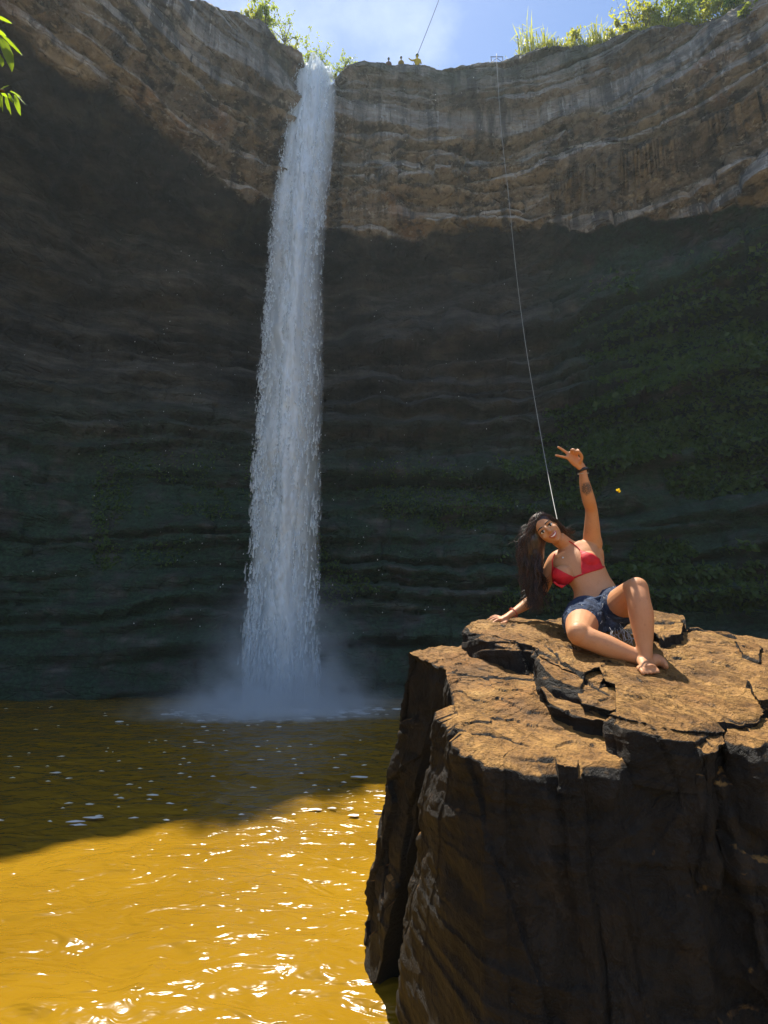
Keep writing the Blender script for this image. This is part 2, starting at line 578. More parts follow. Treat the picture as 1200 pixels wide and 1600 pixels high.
def build_cliff():
    T = cr_table(LIP, SEGN)
    x, y, zt, zl, D, Db = T.T
    ds = np.hypot(np.gradient(x), np.gradient(y))
    s = np.cumsum(ds)
    tx, ty = np.gradient(x) / ds, np.gradient(y) / ds
    ker = np.ones(41) / 41
    def sm(a):
        return np.convolve(np.pad(a, 20, mode='edge'), ker, 'valid')
    nx, ny = sm(-ty), sm(tx)
    nn = np.hypot(nx, ny)
    nx, ny = nx / nn, ny / nn                 # points into the rock
    zt = zt + 0.35 * fbm(s * 0.5, 0.3, 0, 4, 5) + 0.15 * fbm(s * 2.5, 0.3, 0, 3, 6)
    zl = zl + 0.5 * fbm(s * 0.3, 0.7, 0, 4, 8) + 0.2 * fbm(s * 1.6, 0.1, 0, 3, 9)
    rows = []
    def P(inw, z):
        return np.stack([inw + 0 * s, z + 0 * s], 0)
    nodes = [(P(16, zt + 4.5), 0), (P(3.5, zt + 0.9), 6), (P(0.5, zt + 0.12), 14), (P(0.0, zt - 0.35), 8),
             (P(0.55, zl + 0.3), 190), (P(0.75, zl), 10), (P(D * 0.65 + 0.3, zl - 0.3 - 0.05 * D), 46),
             (P(D, zl - 0.22 * zl), 40), (P(D * 0.85 + Db * 0.15, zl * 0.42), 60), (P(Db + 0.25 * np.maximum(D - Db, 0), zl * 0.16), 50), (P(Db, -1.0 + 0 * s), 34)]
    prof, reg = [nodes[0][0]], [0.0]
    for k in range(1, len(nodes)):
        n = nodes[k][1]
        for q in range(1, n + 1):
            t = q / n
            prof.append(nodes[k - 1][0] * (1 - t) + nodes[k][0] * t)
            reg.append(k - 1 + t)
    prof = np.array(prof)                      # rows, 2, cols
    reg = np.array(reg)[:, None] + 0 * s[None, :]
    # soften the cave profile
    for _ in range(10):
        i0 = 6 + 14 + 8 + 190 + 10
        prof[i0 + 3:-2] = (prof[i0 + 2:-3] + prof[i0 + 3:-2] * 2 + prof[i0 + 4:-1]) / 4
    inw, z = prof[:, 0], prof[:, 1]
    S2 = s[None, :] + 0 * z
    # bedding: uneven layers, each with its own set-back and an undercut foot
    zz = z + 0.9 * fbm(S2 * 0.10, 3.1, 0, 3, 21) + 0.25 * fbm(S2 * 0.7, z * 0.4, 0, 3, 22)
    bounds = [-3.0]
    r2 = random.Random(5)
    while bounds[-1] < 40:
        bounds.append(bounds[-1] + r2.choice([0.3, 0.45, 0.7, 1.0, 1.5]))
    bounds = np.array(bounds)
    idx = np.clip(np.searchsorted(bounds, zz.ravel()).reshape(zz.shape) - 1, 0, len(bounds) - 2)
    lo, hi = bounds[idx], bounds[idx + 1]
    w = (zz - lo)
    lay = idx * 7.31
    thick = hi - lo
    off = 1.5 * (vn(S2 * 0.13 + lay, lay, 0, 31) - 0.5) + 0.55 * (vn(S2 * 0.55 + lay * 1.7, lay, 0, 32) - 0.5)
    # vertical joints break some beds into blocks
    cut, cid = worley(S2 * 0.42 + lay * 3.3, lay * 5.1, 41)
    jo = np.clip(vn(S2 * 0.3, lay, 0, 45) * 2.2 - 0.7, 0, 1)
    off += 0.55 * (cid - 0.5) * jo
    notch_s = np.clip(2.4 * (0.75 * vn(S2 * 0.20, lay, 0, 44) + 0.25 * vn(S2 * 0.9, lay, 0, 47)) - 0.55, 0, 1.3)
    off += 1.25 * np.clip(2.0 * vn(S2 * 0.17 + 5, lay, 0, 48) - 0.55, 0, 1) * (0.6 - np.clip(w / thick, 0, 1))
    off -= 1.4 * notch_s * np.clip(1 - w / (0.16 + 0.10 * thick), 0, 1) ** 0.6
    off -= 0.18 * jo * np.exp(-(np.abs(cut) / 0.04) ** 2)
    # the lower beds stand out more than the weathered upper ones
    lowf = np.clip((4.75 - reg) / 0.75, 0, 1)
    leftw = np.clip((np.interp(-5.2 * K, x, s) - S2) / 3.0, 0, 1)
    off *= (1 - 0.45 * leftw)
    off *= 1.15 - 0.75 * (1 - np.clip((reg - 3.25) / 0.35, 0, 1))
    face = np.clip(np.minimum(reg - 2.2, 5.3 - reg) / 0.5, 0, 1)
    rough = 0.20 * fbm(S2 * 0.7, z * 0.7, 0, 4, 51) + 0.07 * fbm(S2 * 3.2, z * 4.5, 0, 4, 52)
    disp = off * face + rough * np.clip(reg - 1.5, 0, 1)
    wall = np.clip((reg - 5.0), 0, 1)
    disp += wall * (1.5 * fbm(S2 * 0.16, z * 0.16, 0, 4, 61) + 0.5 * fbm(S2 * 0.9, z * 1.6, 0, 4, 62) + 0.95 * off)
    # hummocks of turf on the right-hand slope
    right = np.clip((S2 - np.interp(10 * K, x, s)) / 6, 0, 1) * wall
    disp += right * (1.1 * fbm(S2 * 0.5, z * 0.6, 0, 5, 71) + 0.40 * fbm(S2 * 2.2, z * 2.4, 0, 3, 72))
    dz = np.where(reg < 2.5, 0.25 * fbm(S2 * 0.8, inw * 0.8, 0, 4, 81), 0)
    # underside: push downwards rather than outwards
    und = np.clip(1 - np.abs(reg - 5.5) / 0.6, 0, 1)
    zc = z + dz - und * (0.45 * fbm(S2 * 0.5, inw * 0.8, 0, 5, 91) + 0.25 * (worley(S2 * 0.5, inw * 0.9, 92)[1] - 0.5))
    ii = inw - disp * (1 - 0.6 * und)
    # channel where the stream leaves the edge
    sc = np.interp(-3.3 * K, x, s)
    ch = np.exp(-((S2 - sc) / 0.95) ** 2)
    zc = zc - np.where(reg < 3.1, 0.55 * ch, 0)
    X = x[None, :] + nx[None, :] * ii
    Y = y[None, :] + ny[None, :] * ii
    V = np.stack([X, Y, zc], -1)
    nr, nc = zc.shape
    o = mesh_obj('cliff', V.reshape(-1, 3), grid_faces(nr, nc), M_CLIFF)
    shade_zone = np.clip((reg - 4.98 + 0.03 * fbm(S2 * 1.5, 0, 0, 3, 7)) / 0.10, 0, 1)  # zone under the lip where the rock colour is darkened as shade
    at_ = o.data.attributes.new('shade_zone', 'FLOAT', 'POINT')
    at_.data.foreach_set('value', shade_zone.astype(np.float32).ravel())
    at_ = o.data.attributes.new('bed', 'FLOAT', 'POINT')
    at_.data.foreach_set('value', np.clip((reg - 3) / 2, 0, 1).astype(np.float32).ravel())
    tag(o, kind='structure')
    o['label'] = 'overhanging layered rock cliff curving round the pool above a dark mossy cave'
    return o, V, reg, (x, y, s, nx, ny, zt)

CLIFF, CV, CREG, CPATH = build_cliff()
CLIFF_BVH = BVHTree.FromPolygons([tuple(v) for v in CV[::2, ::2].reshape(-1, 3)],
                                 grid_faces(CV[::2, ::2].shape[0], CV[::2, ::2].shape[1]).tolist())

def ground_on_top(x, y):
    h = CLIFF_BVH.ray_cast(Vector((x, y, 60)), Vector((0, 0, -1)))
    return h[0].z if h[0] is not None else 28

# ------------------------------------------------------------------ the pool
def build_water():
    # rows spaced by distance so that ripples keep about the same size in view
    ys = np.concatenate([np.linspace(-30, 1.5, 12), 1.6 * np.exp(np.linspace(0, math.log(22 / 1.6), 420))])
    us = np.linspace(-1, 1, 420)
    us = np.sign(us) * np.abs(us) ** 1.25
    half = np.maximum(26 * np.ones_like(ys), 0)
    X = us[None, :] * half[:, None]
    # columns gather toward the view axis close to the camera
    near = np.clip(ys / 20, 0.18, 1)[:, None]
    X = np.where(np.abs(us)[None, :] < 0.8, us[None, :] / 0.8 * 17 * near, np.sign(us)[None, :] * (17 * near + (np.abs(us)[None, :] - 0.8) / 0.2 * (30 - 17 * near)))
    Y = ys[:, None] + 0 * X
    a = R(8)
    xr, yr = X * math.cos(a) - Y * math.sin(a), X * math.sin(a) + Y * math.cos(a)
    def crest(f, sx, sy, seed):
        n = fbm(xr * sx * f + 0.4 * fbm(X * f, Y * f, 0, 2, seed + 3), yr * sy * f, 0, 3, seed)
        return 1 - np.abs(n) * 2
    z = 0.038 * crest(0.8, 0.9, 2.1, 3) + 0.018 * crest(2.2, 0.9, 1.9, 5) + 0.035 * fbm(X * 0.5, Y * 0.7, 0, 2, 9)
    z = np.where(ys[:, None] > 1.5, z, 0) - 0.02
    V = np.stack([X, Y, z], -1)
    o = mesh_obj('water', V.reshape(-1, 3), grid_faces(*z.shape), M_WATER)
    o['kind'] = 'structure'
    return o
build_water()

# ground under the pool and a low bank on the left, outside the view
def build_bank():
    n = 60
    u = np.linspace(-4, 4, n)
    X, Y = np.meshgrid(u, u, indexing='ij')
    r = np.hypot(X, Y)
    z = 1.3 * np.clip(1 - (r / 3.4) ** 2, -0.6, 1) + 0.35 * fbm(X * 0.8, Y * 0.8, 0, 4, 3) - 0.15
    V = np.stack([X - 7.6, Y + 0.5, z], -1).reshape(-1, 3)
    o = mesh_obj('river_bank', V, grid_faces(n, n), M_ROCK)
    o['kind'] = 'structure'
build_bank()

# foam flecks drifting on the shaded water
def build_foam():
    mb = MB()
    r = random.Random(3)
    for k in range(120):
        py = 1106 + 190 * r.random() ** 1.3
        px = r.uniform(-60, 640) if r.random() < 0.75 else r.gauss(300, 130)
        a = ray(px, py)
        t = -H / a[2]
        x, y = a[0] * t, a[1] * t
        sx = r.uniform(0.02, 0.075) * (1.9 if r.random() < 0.12 else 1)
        sy = sx * r.uniform(0.15, 0.45)
        n = 9
        th0 = r.random() * 0.5 - 0.25
        pts = []
        for q in range(n):
            th = 2 * math.pi * q / n
            rr = r.uniform(0.45, 1.25)
            u, v = sx * rr * math.cos(th), sy * rr * math.sin(th)
            pts.append((x + u * math.cos(th0) - v * math.sin(th0), y + u * math.sin(th0) + v * math.cos(th0), 0.038))
        c = [(x, y, 0.052)]
        mb.add(pts + c, [(q, (q + 1) % n, n) for q in range(n)])
    o = mb.build('foam', simple('foam_white', (0.75, 0.72, 0.66), 0.6, 0.3), None, True)
    tag(o, 'small flecks of white foam drifting on the shaded dark water', kind='stuff')
build_foam()

# ------------------------------------------------------------------ waterfall
FALL_L = [(104, 463), (130, 456), (200, 441), (300, 426), (420, 417), (600, 402), (750, 392), (900, 384), (1090, 378)]
FALL_R = [(104, 521), (130, 525), (200, 524), (300, 514), (420, 505), (600, 503), (750, 500), (900, 499), (1090, 503)]
def fall_y(py):
    # the stream shoots a little way out before it drops
    t = (py - 104) / 986
    return 18.45 - 1.35 * min(1, t * 1.6) ** 0.6
def fall_pt(u, t):
    # u 0..1 across, t 0..1 down (screen rows are even in height steps)
    py = 104 + 986 * t
    l = np.interp(py, [a for a, b in FALL_L], [b for a, b in FALL_L])
    r_ = np.interp(py, [a for a, b in FALL_R], [b for a, b in FALL_R])
    return at(l + (r_ - l) * u, py, fall_y(py))
FALL_GRID = [[fall_pt(u / 10, t / 60) for u in range(11)] for t in range(61)]
def fall_at(u, t):
    u = min(max(u, -0.15), 1.15) * 10; t = min(max(t, 0), 1) * 60
    i, j = min(max(int(u), 0), 9), min(int(t), 59)
    a, b = u - i, t - j
    g = FALL_GRID
    p = g[j][i].lerp(g[j][i + 1], a); q = g[j + 1][i].lerp(g[j + 1][i + 1], a)
    if a < 0 or a > 1:
        p = g[j][i] + (g[j][i + 1] - g[j][i]) * a; q = g[j + 1][i] + (g[j + 1][i + 1] - g[j + 1][i]) * a
    return p.lerp(q, b)

def falling_material(name, lo, hi, alpha_max, sx=1.0, sz=0.22, trans=0.45):
    m = Mat(name, 0.35, 0.5)
    m.color((0.90, 0.955, 1.0))
    t = m.n.new('ShaderNodeBsdfTranslucent'); t.inputs['Color'].default_value = (0.90, 0.955, 1.0, 1)
    mx = m.n.new('ShaderNodeMixShader'); mx.inputs[0].default_value = trans
    m.l.new(m.b.outputs[0], mx.inputs[1]); m.l.new(t.outputs[0], mx.inputs[2])
    tr = m.n.new('ShaderNodeBsdfTransparent')
    n1 = m.noise(1.0, 6, 0.62, m.mapv((4.5 * sx, 4.5 * sx, sz * 2.2)), 0.4)
    n2 = m.noise(1.0, 5, 0.65, m.mapv((11 * sx, 11 * sx, 2.6)), 0.3)
    f = m.math('ADD', m.math('MULTIPLY', n1, 0.65), m.math('MULTIPLY', n2, 0.35))
    a = m.math('MULTIPLY', m.smooth(f, lo, hi), alpha_max)
    at_ = m.n.new('ShaderNodeAttribute'); at_.attribute_name = 'edge'
    a = m.math('MULTIPLY', a, at_.outputs['Fac'])
    m2 = m.n.new('ShaderNodeMixShader')
    m.l.new(a, m2.inputs[0]); m.l.new(tr.outputs[0], m2.inputs[1]); m.l.new(mx.outputs[0], m2.inputs[2])
    m.l.new(m2.outputs[0], m.out.inputs['Surface'])
    return m.m

def set_attr(o, vals):
    at_ = o.data.attributes.new('edge', 'FLOAT', 'POINT')
    at_.data.foreach_set('value', np.asarray(vals, np.float32))

def build_fall():
    base = fall_at(0.5, 1.0)
    c_foot = base
    root = thing('waterfall', 'tall narrow white waterfall plunging from the notched cliff edge into the pool', 'waterfall', (base.x, base.y, 0))
    # veils: three uneven sheets one behind the other
    for k, (u0, u1, dy, lo, hi, am) in enumerate([(0.0, 1.0, 0.25, 0.20, 0.42, 0.92), (0.06, 0.86, 0.0, 0.26, 0.46, 1.0), (0.34, 0.72, -0.22, 0.28, 0.48, 1.0)]):
        nt, nu = 240, 26
        V, E = [], []
        for j in range(nt):
            t = j / (nt - 1)
            for i in range(nu):
                u = i / (nu - 1)
                w = 0.05 * float(fbm(t * 9 + k * 3, k * 7.7, 0, 3, 5)) * (0.3 + t)
                p = fall_at(u0 + (u1 - u0) * u + w, t)
                bulge = 0.35 * math.sin(math.pi * u)
                V.append((p.x, p.y + dy - bulge + 0.10 * float(NP.rand() - 0.5), p.z))
                col = 0.72 + 0.5 * float(np.exp(-((u0 + (u1 - u0) * u - 0.55) / 0.16) ** 2)) + 0.35 * float(np.exp(-((u0 + (u1 - u0) * u - 0.08) / 0.07) ** 2)) if t > 0.25 else 1.0
                E.append(min(1, 5 * u, 5 * (1 - u)) ** 0.8 * min(1.0, col))
        V = np.array(V)
        V[:, 1] += 0.22 * fbm(V[:, 0] * 3, V[:, 2] * 0.8, 0, 3, 17 + k)
        o = mesh_obj('water_veil', V, grid_faces(nt, nu), falling_material('falling_water_%s' % 'abc'[k], lo, hi, am), root)
        set_attr(o, E)
    # clots of white water, blunt below and drawn out above
    r = random.Random(12)
    VV, FF, EE = [], [], []
    pulses = []
    for k in range(150):
        t0 = r.random()
        c = r.random()
        u0 = r.gauss(0.09, 0.04) if c < 0.38 else r.gauss(0.54, 0.09) if c < 0.78 else r.uniform(0.05, 0.95)
        pulses.append((u0, t0, r.uniform(0.02, 0.07), r.uniform(0.012, 0.05)))
    for k in range(9500):
        t = r.random()
        c = r.random()
        if c < 0.72:
            u0, t0, su, st_ = pulses[r.randrange(len(pulses))]
            q = abs(r.gauss(0, 1))
            t = t0 - q * st_                      # a blunt front below, trailing water above
            u = u0 + r.gauss(0, su * (0.35 + 0.5 * min(q, 2)))
            if t < 0: continue
        else:
            u = r.random()
        if t < 0.25 and r.random() < 0.6: u = r.random()
        if not -0.03 < u < 1.03: continue
        p = fall_at(u, t)
        L = (0.08 + 0.45 * r.random() ** 2.2) * (0.55 + 0.9 * t)
        wd = r.uniform(0.010, 0.034) * (0.7 + 0.6 * t)
        d = Vector((r.gauss(0, 0.05), 0, -1)).normalized()
        y = p.y - 0.33 * math.sin(math.pi * min(max(u, 0), 1)) + r.gauss(0, 0.12)
        n = len(VV)
        prof = [(0.0, 0.06), (0.35, 0.35), (0.7, 0.8), (0.9, 1.0), (1.0, 0.45)]
        for q, (a, b) in enumerate(prof):
            jx = r.gauss(0, 0.3) * wd
            for e in range(4):
                an = math.pi / 2 * e + 0.4
                VV.append((p.x + d.x * L * a + jx + wd * b * math.cos(an), y + wd * b * math.sin(an), p.z - L * a))
                EE.append((0.25 + 0.75 * a) * min(1.0, 0.35 + 6 * min(max(u, 0), max(1 - u, 0))))
        for q in range(4):
            for e in range(4):
                FF.append((n + q * 4 + e, n + q * 4 + (e + 1) % 4, n + q * 4 + 4 + (e + 1) % 4, n + q * 4 + 4 + e))
    o = mesh_obj('falling_spray', np.array(VV), FF, falling_material('spray_clots', 0.22, 0.40, 1.0, 1.0, 1.5), root)
    set_attr(o, EE)
    o['kind'] = 'stuff'
    # churned white water where it lands
    mbf = MB()
    for k in range(700):
        an = r.random() * 6.283; rr = abs(r.gauss(0, 1.0))
        x, y = c_foot.x + 1.5 * rr * math.cos(an), c_foot.y - 0.7 + 0.9 * rr * math.sin(an)
        sz = r.uniform(0.03, 0.13) / (0.6 + 0.5 * rr)
        mbf.ell((x, y, 0.02), sz * 2.2, sz * 1.1, sz * 0.30 + (0.25 * sz if rr < 0.8 else 0), nu=7, nv=5)
    tag(mbf.build('churned_foam', simple('churn_white', (0.85, 0.87, 0.88), 0.5, 0.3), root), kind='stuff')
    # sunlit stream on the brink
    nt, nu = 30, 20
    V, E = [], []
    for j in range(nt):
        t = j / (nt - 1)
        for i in range(nu):
            u = i / (nu - 1)
            e = fall_at(0.0 + u, 0.0)
            back = 3.2 * (1 - t)
            x = e.x - back * 0.15
            z = e.z + 0.30 * math.sin(math.pi * min(1, (1 - t) * 2.2) / 2) + 0.05 * back
            V.append((x, e.y + back - 0.25 * t, z - 0.30 * t * t))
            E.append(min(1, 5 * u + 0.2, 5 * (1 - u) + 0.2))
    V = np.array(V)
    V[:, 2] += 0.10 * fbm(V[:, 0] * 3, V[:, 1] * 2, 0, 4, 5)
    o = mesh_obj('stream', V, grid_faces(nt, nu), falling_material('brink_water', 0.2, 0.4, 1.0, 1.0, 1.0), root)
    set_attr(o, E)
    return root
FALL = build_fall()

# drops thrown out into the air of the cave
def build_drops():
    mb = MB()
    r = random.Random(8)
    for k in range(420):
        py = r.uniform(120, 1000)
        px = r.gauss(440, 190)
        Y = r.uniform(13.5, 18.0)
        p = at(px, py, Y)
        if p.z < 0.5: continue
        s = r.uniform(0.006, 0.016)
        mb.add([p + Vector(v) * s for v in ((1, 0, 0), (-1, 0, 0), (0, 1, 0), (0, -1, 0), (0, 0, 1.6), (0, 0, -1.6))],
               [(0, 2, 4), (2, 1, 4), (1, 3, 4), (3, 0, 4), (2, 0, 5), (1, 2, 5), (3, 1, 5), (0, 3, 5)])
    o = mb.build('water_drops', simple('drop_white', (0.85, 0.88, 0.92), 0.3, 0.5))
    tag(o, 'fine drops of water floating in the air round the waterfall', kind='stuff')
build_drops()

# cloud of spray where the fall strikes the pool
def volume_material(name, dens, aniso, noise=None, fade=None):
    m = bpy.data.materials.new(name)
    m.use_nodes = True
    n, l = m.node_tree.nodes, m.node_tree.links
    n.remove(n['Principled BSDF'])
    v = n.new('ShaderNodeVolumePrincipled')
    v.inputs['Color'].default_value = (0.60, 0.82, 1.0, 1)
    v.inputs['Density'].default_value = dens
    v.inputs['Anisotropy'].default_value = aniso
    l.new(v.outputs[0], n['Material Output'].inputs['Volume'])
    return m, n, l, v

def build_mist():
    c = fall_at(0.5, 1.0)
    mb = MB()
    mb.ell((c.x, c.y - 0.3, 0.0), 6.2, 2.6, 4.2, nu=32, nv=20)
    m, n, l, v = volume_material('spray_mist', 0.0, 0.2)
    v.inputs['Color'].default_value = (0.90, 0.95, 1.0, 1)
    g = n.new('ShaderNodeNewGeometry')
    def mth(op, a, b=None, clamp=False):
        q = n.new('ShaderNodeMath'); q.operation = op; q.use_clamp = clamp
        for s, w in ((0, a), (1, b)):
            if w is None: continue
            if isinstance(w, bpy.types.NodeSocket): l.new(w, q.inputs[s])
            else: q.inputs[s].default_value = w
        return q.outputs[0]
    s = n.new('ShaderNodeSeparateXYZ'); l.new(g.outputs['Position'], s.inputs[0])
    dx = mth('SUBTRACT', s.outputs[0], c.x)
    dy = mth('SUBTRACT', s.outputs[1], c.y)
    # density falls off with height and sideways
    r2 = mth('ADD', mth('POWER', mth('DIVIDE', mth('ABSOLUTE', dx), 1.5), 2.0), mth('POWER', mth('DIVIDE', mth('ABSOLUTE', dy), 1.3), 2.0))
    side = mth('EXPONENT', mth('MULTIPLY', r2, -1.0))
    up = mth('EXPONENT', mth('MULTIPLY', mth('MAXIMUM', s.outputs[2], 0.0), -0.95))
    low = mth('EXPONENT', mth('MULTIPLY', mth('MAXIMUM', s.outputs[2], 0.0), -4.5))
    wide = mth('EXPONENT', mth('MULTIPLY', mth('POWER', mth('DIVIDE', mth('ABSOLUTE', dx), 2.2), 2.0), -1.0))
    tx = n.new('ShaderNodeTexNoise'); tx.inputs['Scale'].default_value = 1.5; tx.inputs['Detail'].default_value = 4
    l.new(g.outputs['Position'], tx.inputs['Vector'])
    nz = mth('MULTIPLY', mth('SUBTRACT', tx.outputs['Fac'], 0.33), 4.0, True)
    tot = mth('ADD', mth('MULTIPLY', side, up), mth('MULTIPLY', mth('MULTIPLY', wide, low), 0.8))
    l.new(mth('MULTIPLY', mth('MULTIPLY', tot, nz), 7.5), v.inputs['Density'])
    o = mb.build('mist', m)
    tag(o, 'pale cloud of spray hanging where the waterfall strikes the pool', kind='stuff')
build_mist()


# ------------------------------------------------------------------ the boulder in the pool
SLOPE = 0.33
UP0, LO0, Y0 = H - 0.16, H - 0.305, 2.55          # upper and lower bedding planes
def up_px(px, py): return on_plane(px, py, UP0, SLOPE, Y0)
def lo_px(px, py): return on_plane(px, py, LO0, SLOPE, Y0)
def water_px(px, py):
    a = ray(px, py); k = -H / a[2]
    return Vector((a[0] * k, a[1] * k, 0))

def top_relief(x, y, seed, amp=1.0):
    # thin flakes broken off along the bedding, and open joints
    n = fbm(x * 1.3, y * 1.3, 0, 5, seed)
    flake = np.floor(n * 5.0 + 0.35 * fbm(x * 9, y * 9, 0, 3, seed + 1)) / 5.0
    z = 0.046 * flake + 0.018 * n
    n2 = fbm(x * 3.4 + 5, y * 3.4, 0, 5, seed + 2)
    z = z + 0.022 * np.floor(n2 * 5) / 5
    wx, wy = x + 0.10 * fbm(x * 4, y * 4, 0, 4, seed + 3), y + 0.10 * fbm(x * 4, y * 4, 3.3, 4, seed + 4)
    a = 0.7
    xr, yr = wx * math.cos(a) - wy * math.sin(a), wx * math.sin(a) + wy * math.cos(a)
    e, cid = worley(xr * 1.15, yr * 2.0, seed + 5)
    gate = np.clip(vn(x * 1.6, y * 1.6, 0, seed + 6) * 3 - 1.15, 0, 1)
    z = z - 0.045 * gate * np.exp(-(e / 0.03) ** 2) + 0.018 * (cid - 0.5) * gate
    e2, c2 = worley(xr * 4.2, yr * 6.5, seed + 7)
    g2 = np.clip(vn(x * 2.1 + 9, y * 2.1, 0, seed + 8) * 3 - 1.5, 0, 1)
    z = z - 0.012 * g2 * np.exp(-(e2 / 0.06) ** 2) + 0.010 * (c2 - 0.5) * g2
    z = z + 0.004 * fbm(x * 22, y * 22, 0, 3, seed + 9)
    return z * amp

def make_rock(name, top, bot, zt, centre, nper, ntop, nside, seed, jag=0.02, weights=None, side_amp=0.05, parent=None, lamin=0.0, relief=1.0, pw=1.0):
    """rock with a traced broken rim: top (list of xy rim points), bot (list of xyz foot points for the same corners)"""
    n = len(top)
    top = [Vector((p[0], p[1], 0)) for p in top]
    bot = [Vector(p) for p in bot]
    weights = weights or [1.0] * n
    Ls = [(top[(i + 1) % n] - top[i]).length * weights[i] for i in range(n)]
    tot = sum(Ls)
    T, B, prm = [], [], []
    acc = 0.0
    for i in range(n):
        m = max(3, int(round(nper * Ls[i] / tot)))
        a, b = top[i], top[(i + 1) % n]
        for q in range(m):
            t = q / m
            T.append(a.lerp(b, t)); B.append(bot[i].lerp(bot[(i + 1) % n], t)); prm.append(acc + t * (b - a).length)
        acc += (b - a).length
    T = np.array(T); B = np.array(B); prm = np.array(prm)
    nc = len(T)
    # outward direction in plan
    g = np.roll(T, -3, 0) - np.roll(T, 3, 0)
    out = np.stack([g[:, 1], -g[:, 0]], 1)
    out /= np.linalg.norm(out, axis=1)[:, None] + 1e-9
    area = 0.5 * np.sum(T[:, 0] * np.roll(T[:, 1], -1) - np.roll(T[:, 0], -1) * T[:, 1])
    if area < 0: out = -out
    jx = jag * (1.4 * fbm(prm * 5, 0.5, seed, 5, seed + 20) + 0.9 * (worley(prm * 7, 0.37 + 0 * prm, seed + 21)[1] - 0.5))
    T[:, :2] += out * jx[:, None]
    c = np.array(centre)[:2]
    rows = []
    rk = 1 - (1 - np.linspace(0.0, 1, ntop)) ** 1.35
    for k in range(ntop):
        P = c[None, :] + (T[:, :2] - c[None, :]) * rk[k]
        z = zt(P[:, 0], P[:, 1]) + top_relief(P[:, 0], P[:, 1], 77, relief)
        edge = np.clip((rk[k] - 0.965) / 0.035, 0, 1) ** 2
        z = z - edge * (0.003 + 0.026 * np.clip(fbm(prm * 6, 0.2, 0, 4, seed + 22), 0, 1) * (side_amp / 0.05))
        rows.append(np.stack([P[:, 0], P[:, 1], z], 1))
    rim = rows[-1].copy()
    hgt = (rim[:, 2] - B[:, 2])
    for k in range(1, nside + 1):
        t = (k / nside) ** 1.15
        tt = t ** pw
        P = rim * (1 - tt) + np.stack([B[:, 0], B[:, 1], B[:, 2]], 1) * tt
        P[:, 2] = rim[:, 2] * (1 - t) + B[:, 2] * t
        zz = P[:, 2]
        sk = prm + 0.10 * zz + 0.05 * fbm(prm * 3, zz * 2, 0, 3, seed + 30)
        e1, i1 = worley(sk * 1.9, zz * 0.40, seed + 31)
        e2, i2 = worley(sk * 5.5, zz * 1.5, seed + 33)
        g1 = np.clip(2.6 * vn(prm * 1.3, zz * 0.7, 0, seed + 40) - 0.9, 0, 1)
        g2 = np.clip(2.8 * vn(prm * 2.3, zz * 1.1, 0, seed + 41) - 1.2, 0, 1)
        amp = side_amp * np.minimum(1, hgt * t / 0.04 + 0.1)
        e3, i3 = worley(sk * 3.4 + 3, zz * 2.6, seed + 51)
        d = amp * (2.3 * (i1 - 0.5) + 1.3 * (i3 - 0.5) * np.clip(2.2 * vn(prm * 0.9, zz * 0.8, 0, seed + 52) - 0.7, 0, 1) + 1.3 * (i2 - 0.5) * g2 - 0.9 * g1 * np.exp(-(e1 / 0.022) ** 2) - 0.5 * g2 * np.exp(-(e2 / 0.05) ** 2)
                   + 0.6 * fbm(prm * 1.6, zz * 1.1, 0, 5, seed + 35) + 0.55 * fbm(prm * 7, zz * 6, 0, 4, seed + 36))
        if lamin:
            lz = zz * 26 + 1.5 * fbm(prm * 2, 0.1, 0, 3, seed + 37)
            d = d + lamin * (vn(np.floor(lz), prm * 3, 0, seed + 38) - 0.5)
        P[:, :2] += out * d[:, None]
        rows.append(P)
    V = np.array(rows).reshape(-1, 3)
    F = grid_faces(ntop + nside, nc, True)
    if area < 0: F = F[:, ::-1]
    else: F = F
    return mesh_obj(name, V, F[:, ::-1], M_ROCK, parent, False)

def zt_lo(x, y): return LO0 + SLOPE * (y - Y0) + 0.02 * fbm(x * 0.9, y * 0.9, 0, 3, 402)
def zt_up(x, y): return UP0 + SLOPE * (y - Y0) + 0.02 * fbm(x * 0.9, y * 0.9, 0, 3, 402) - 0.0

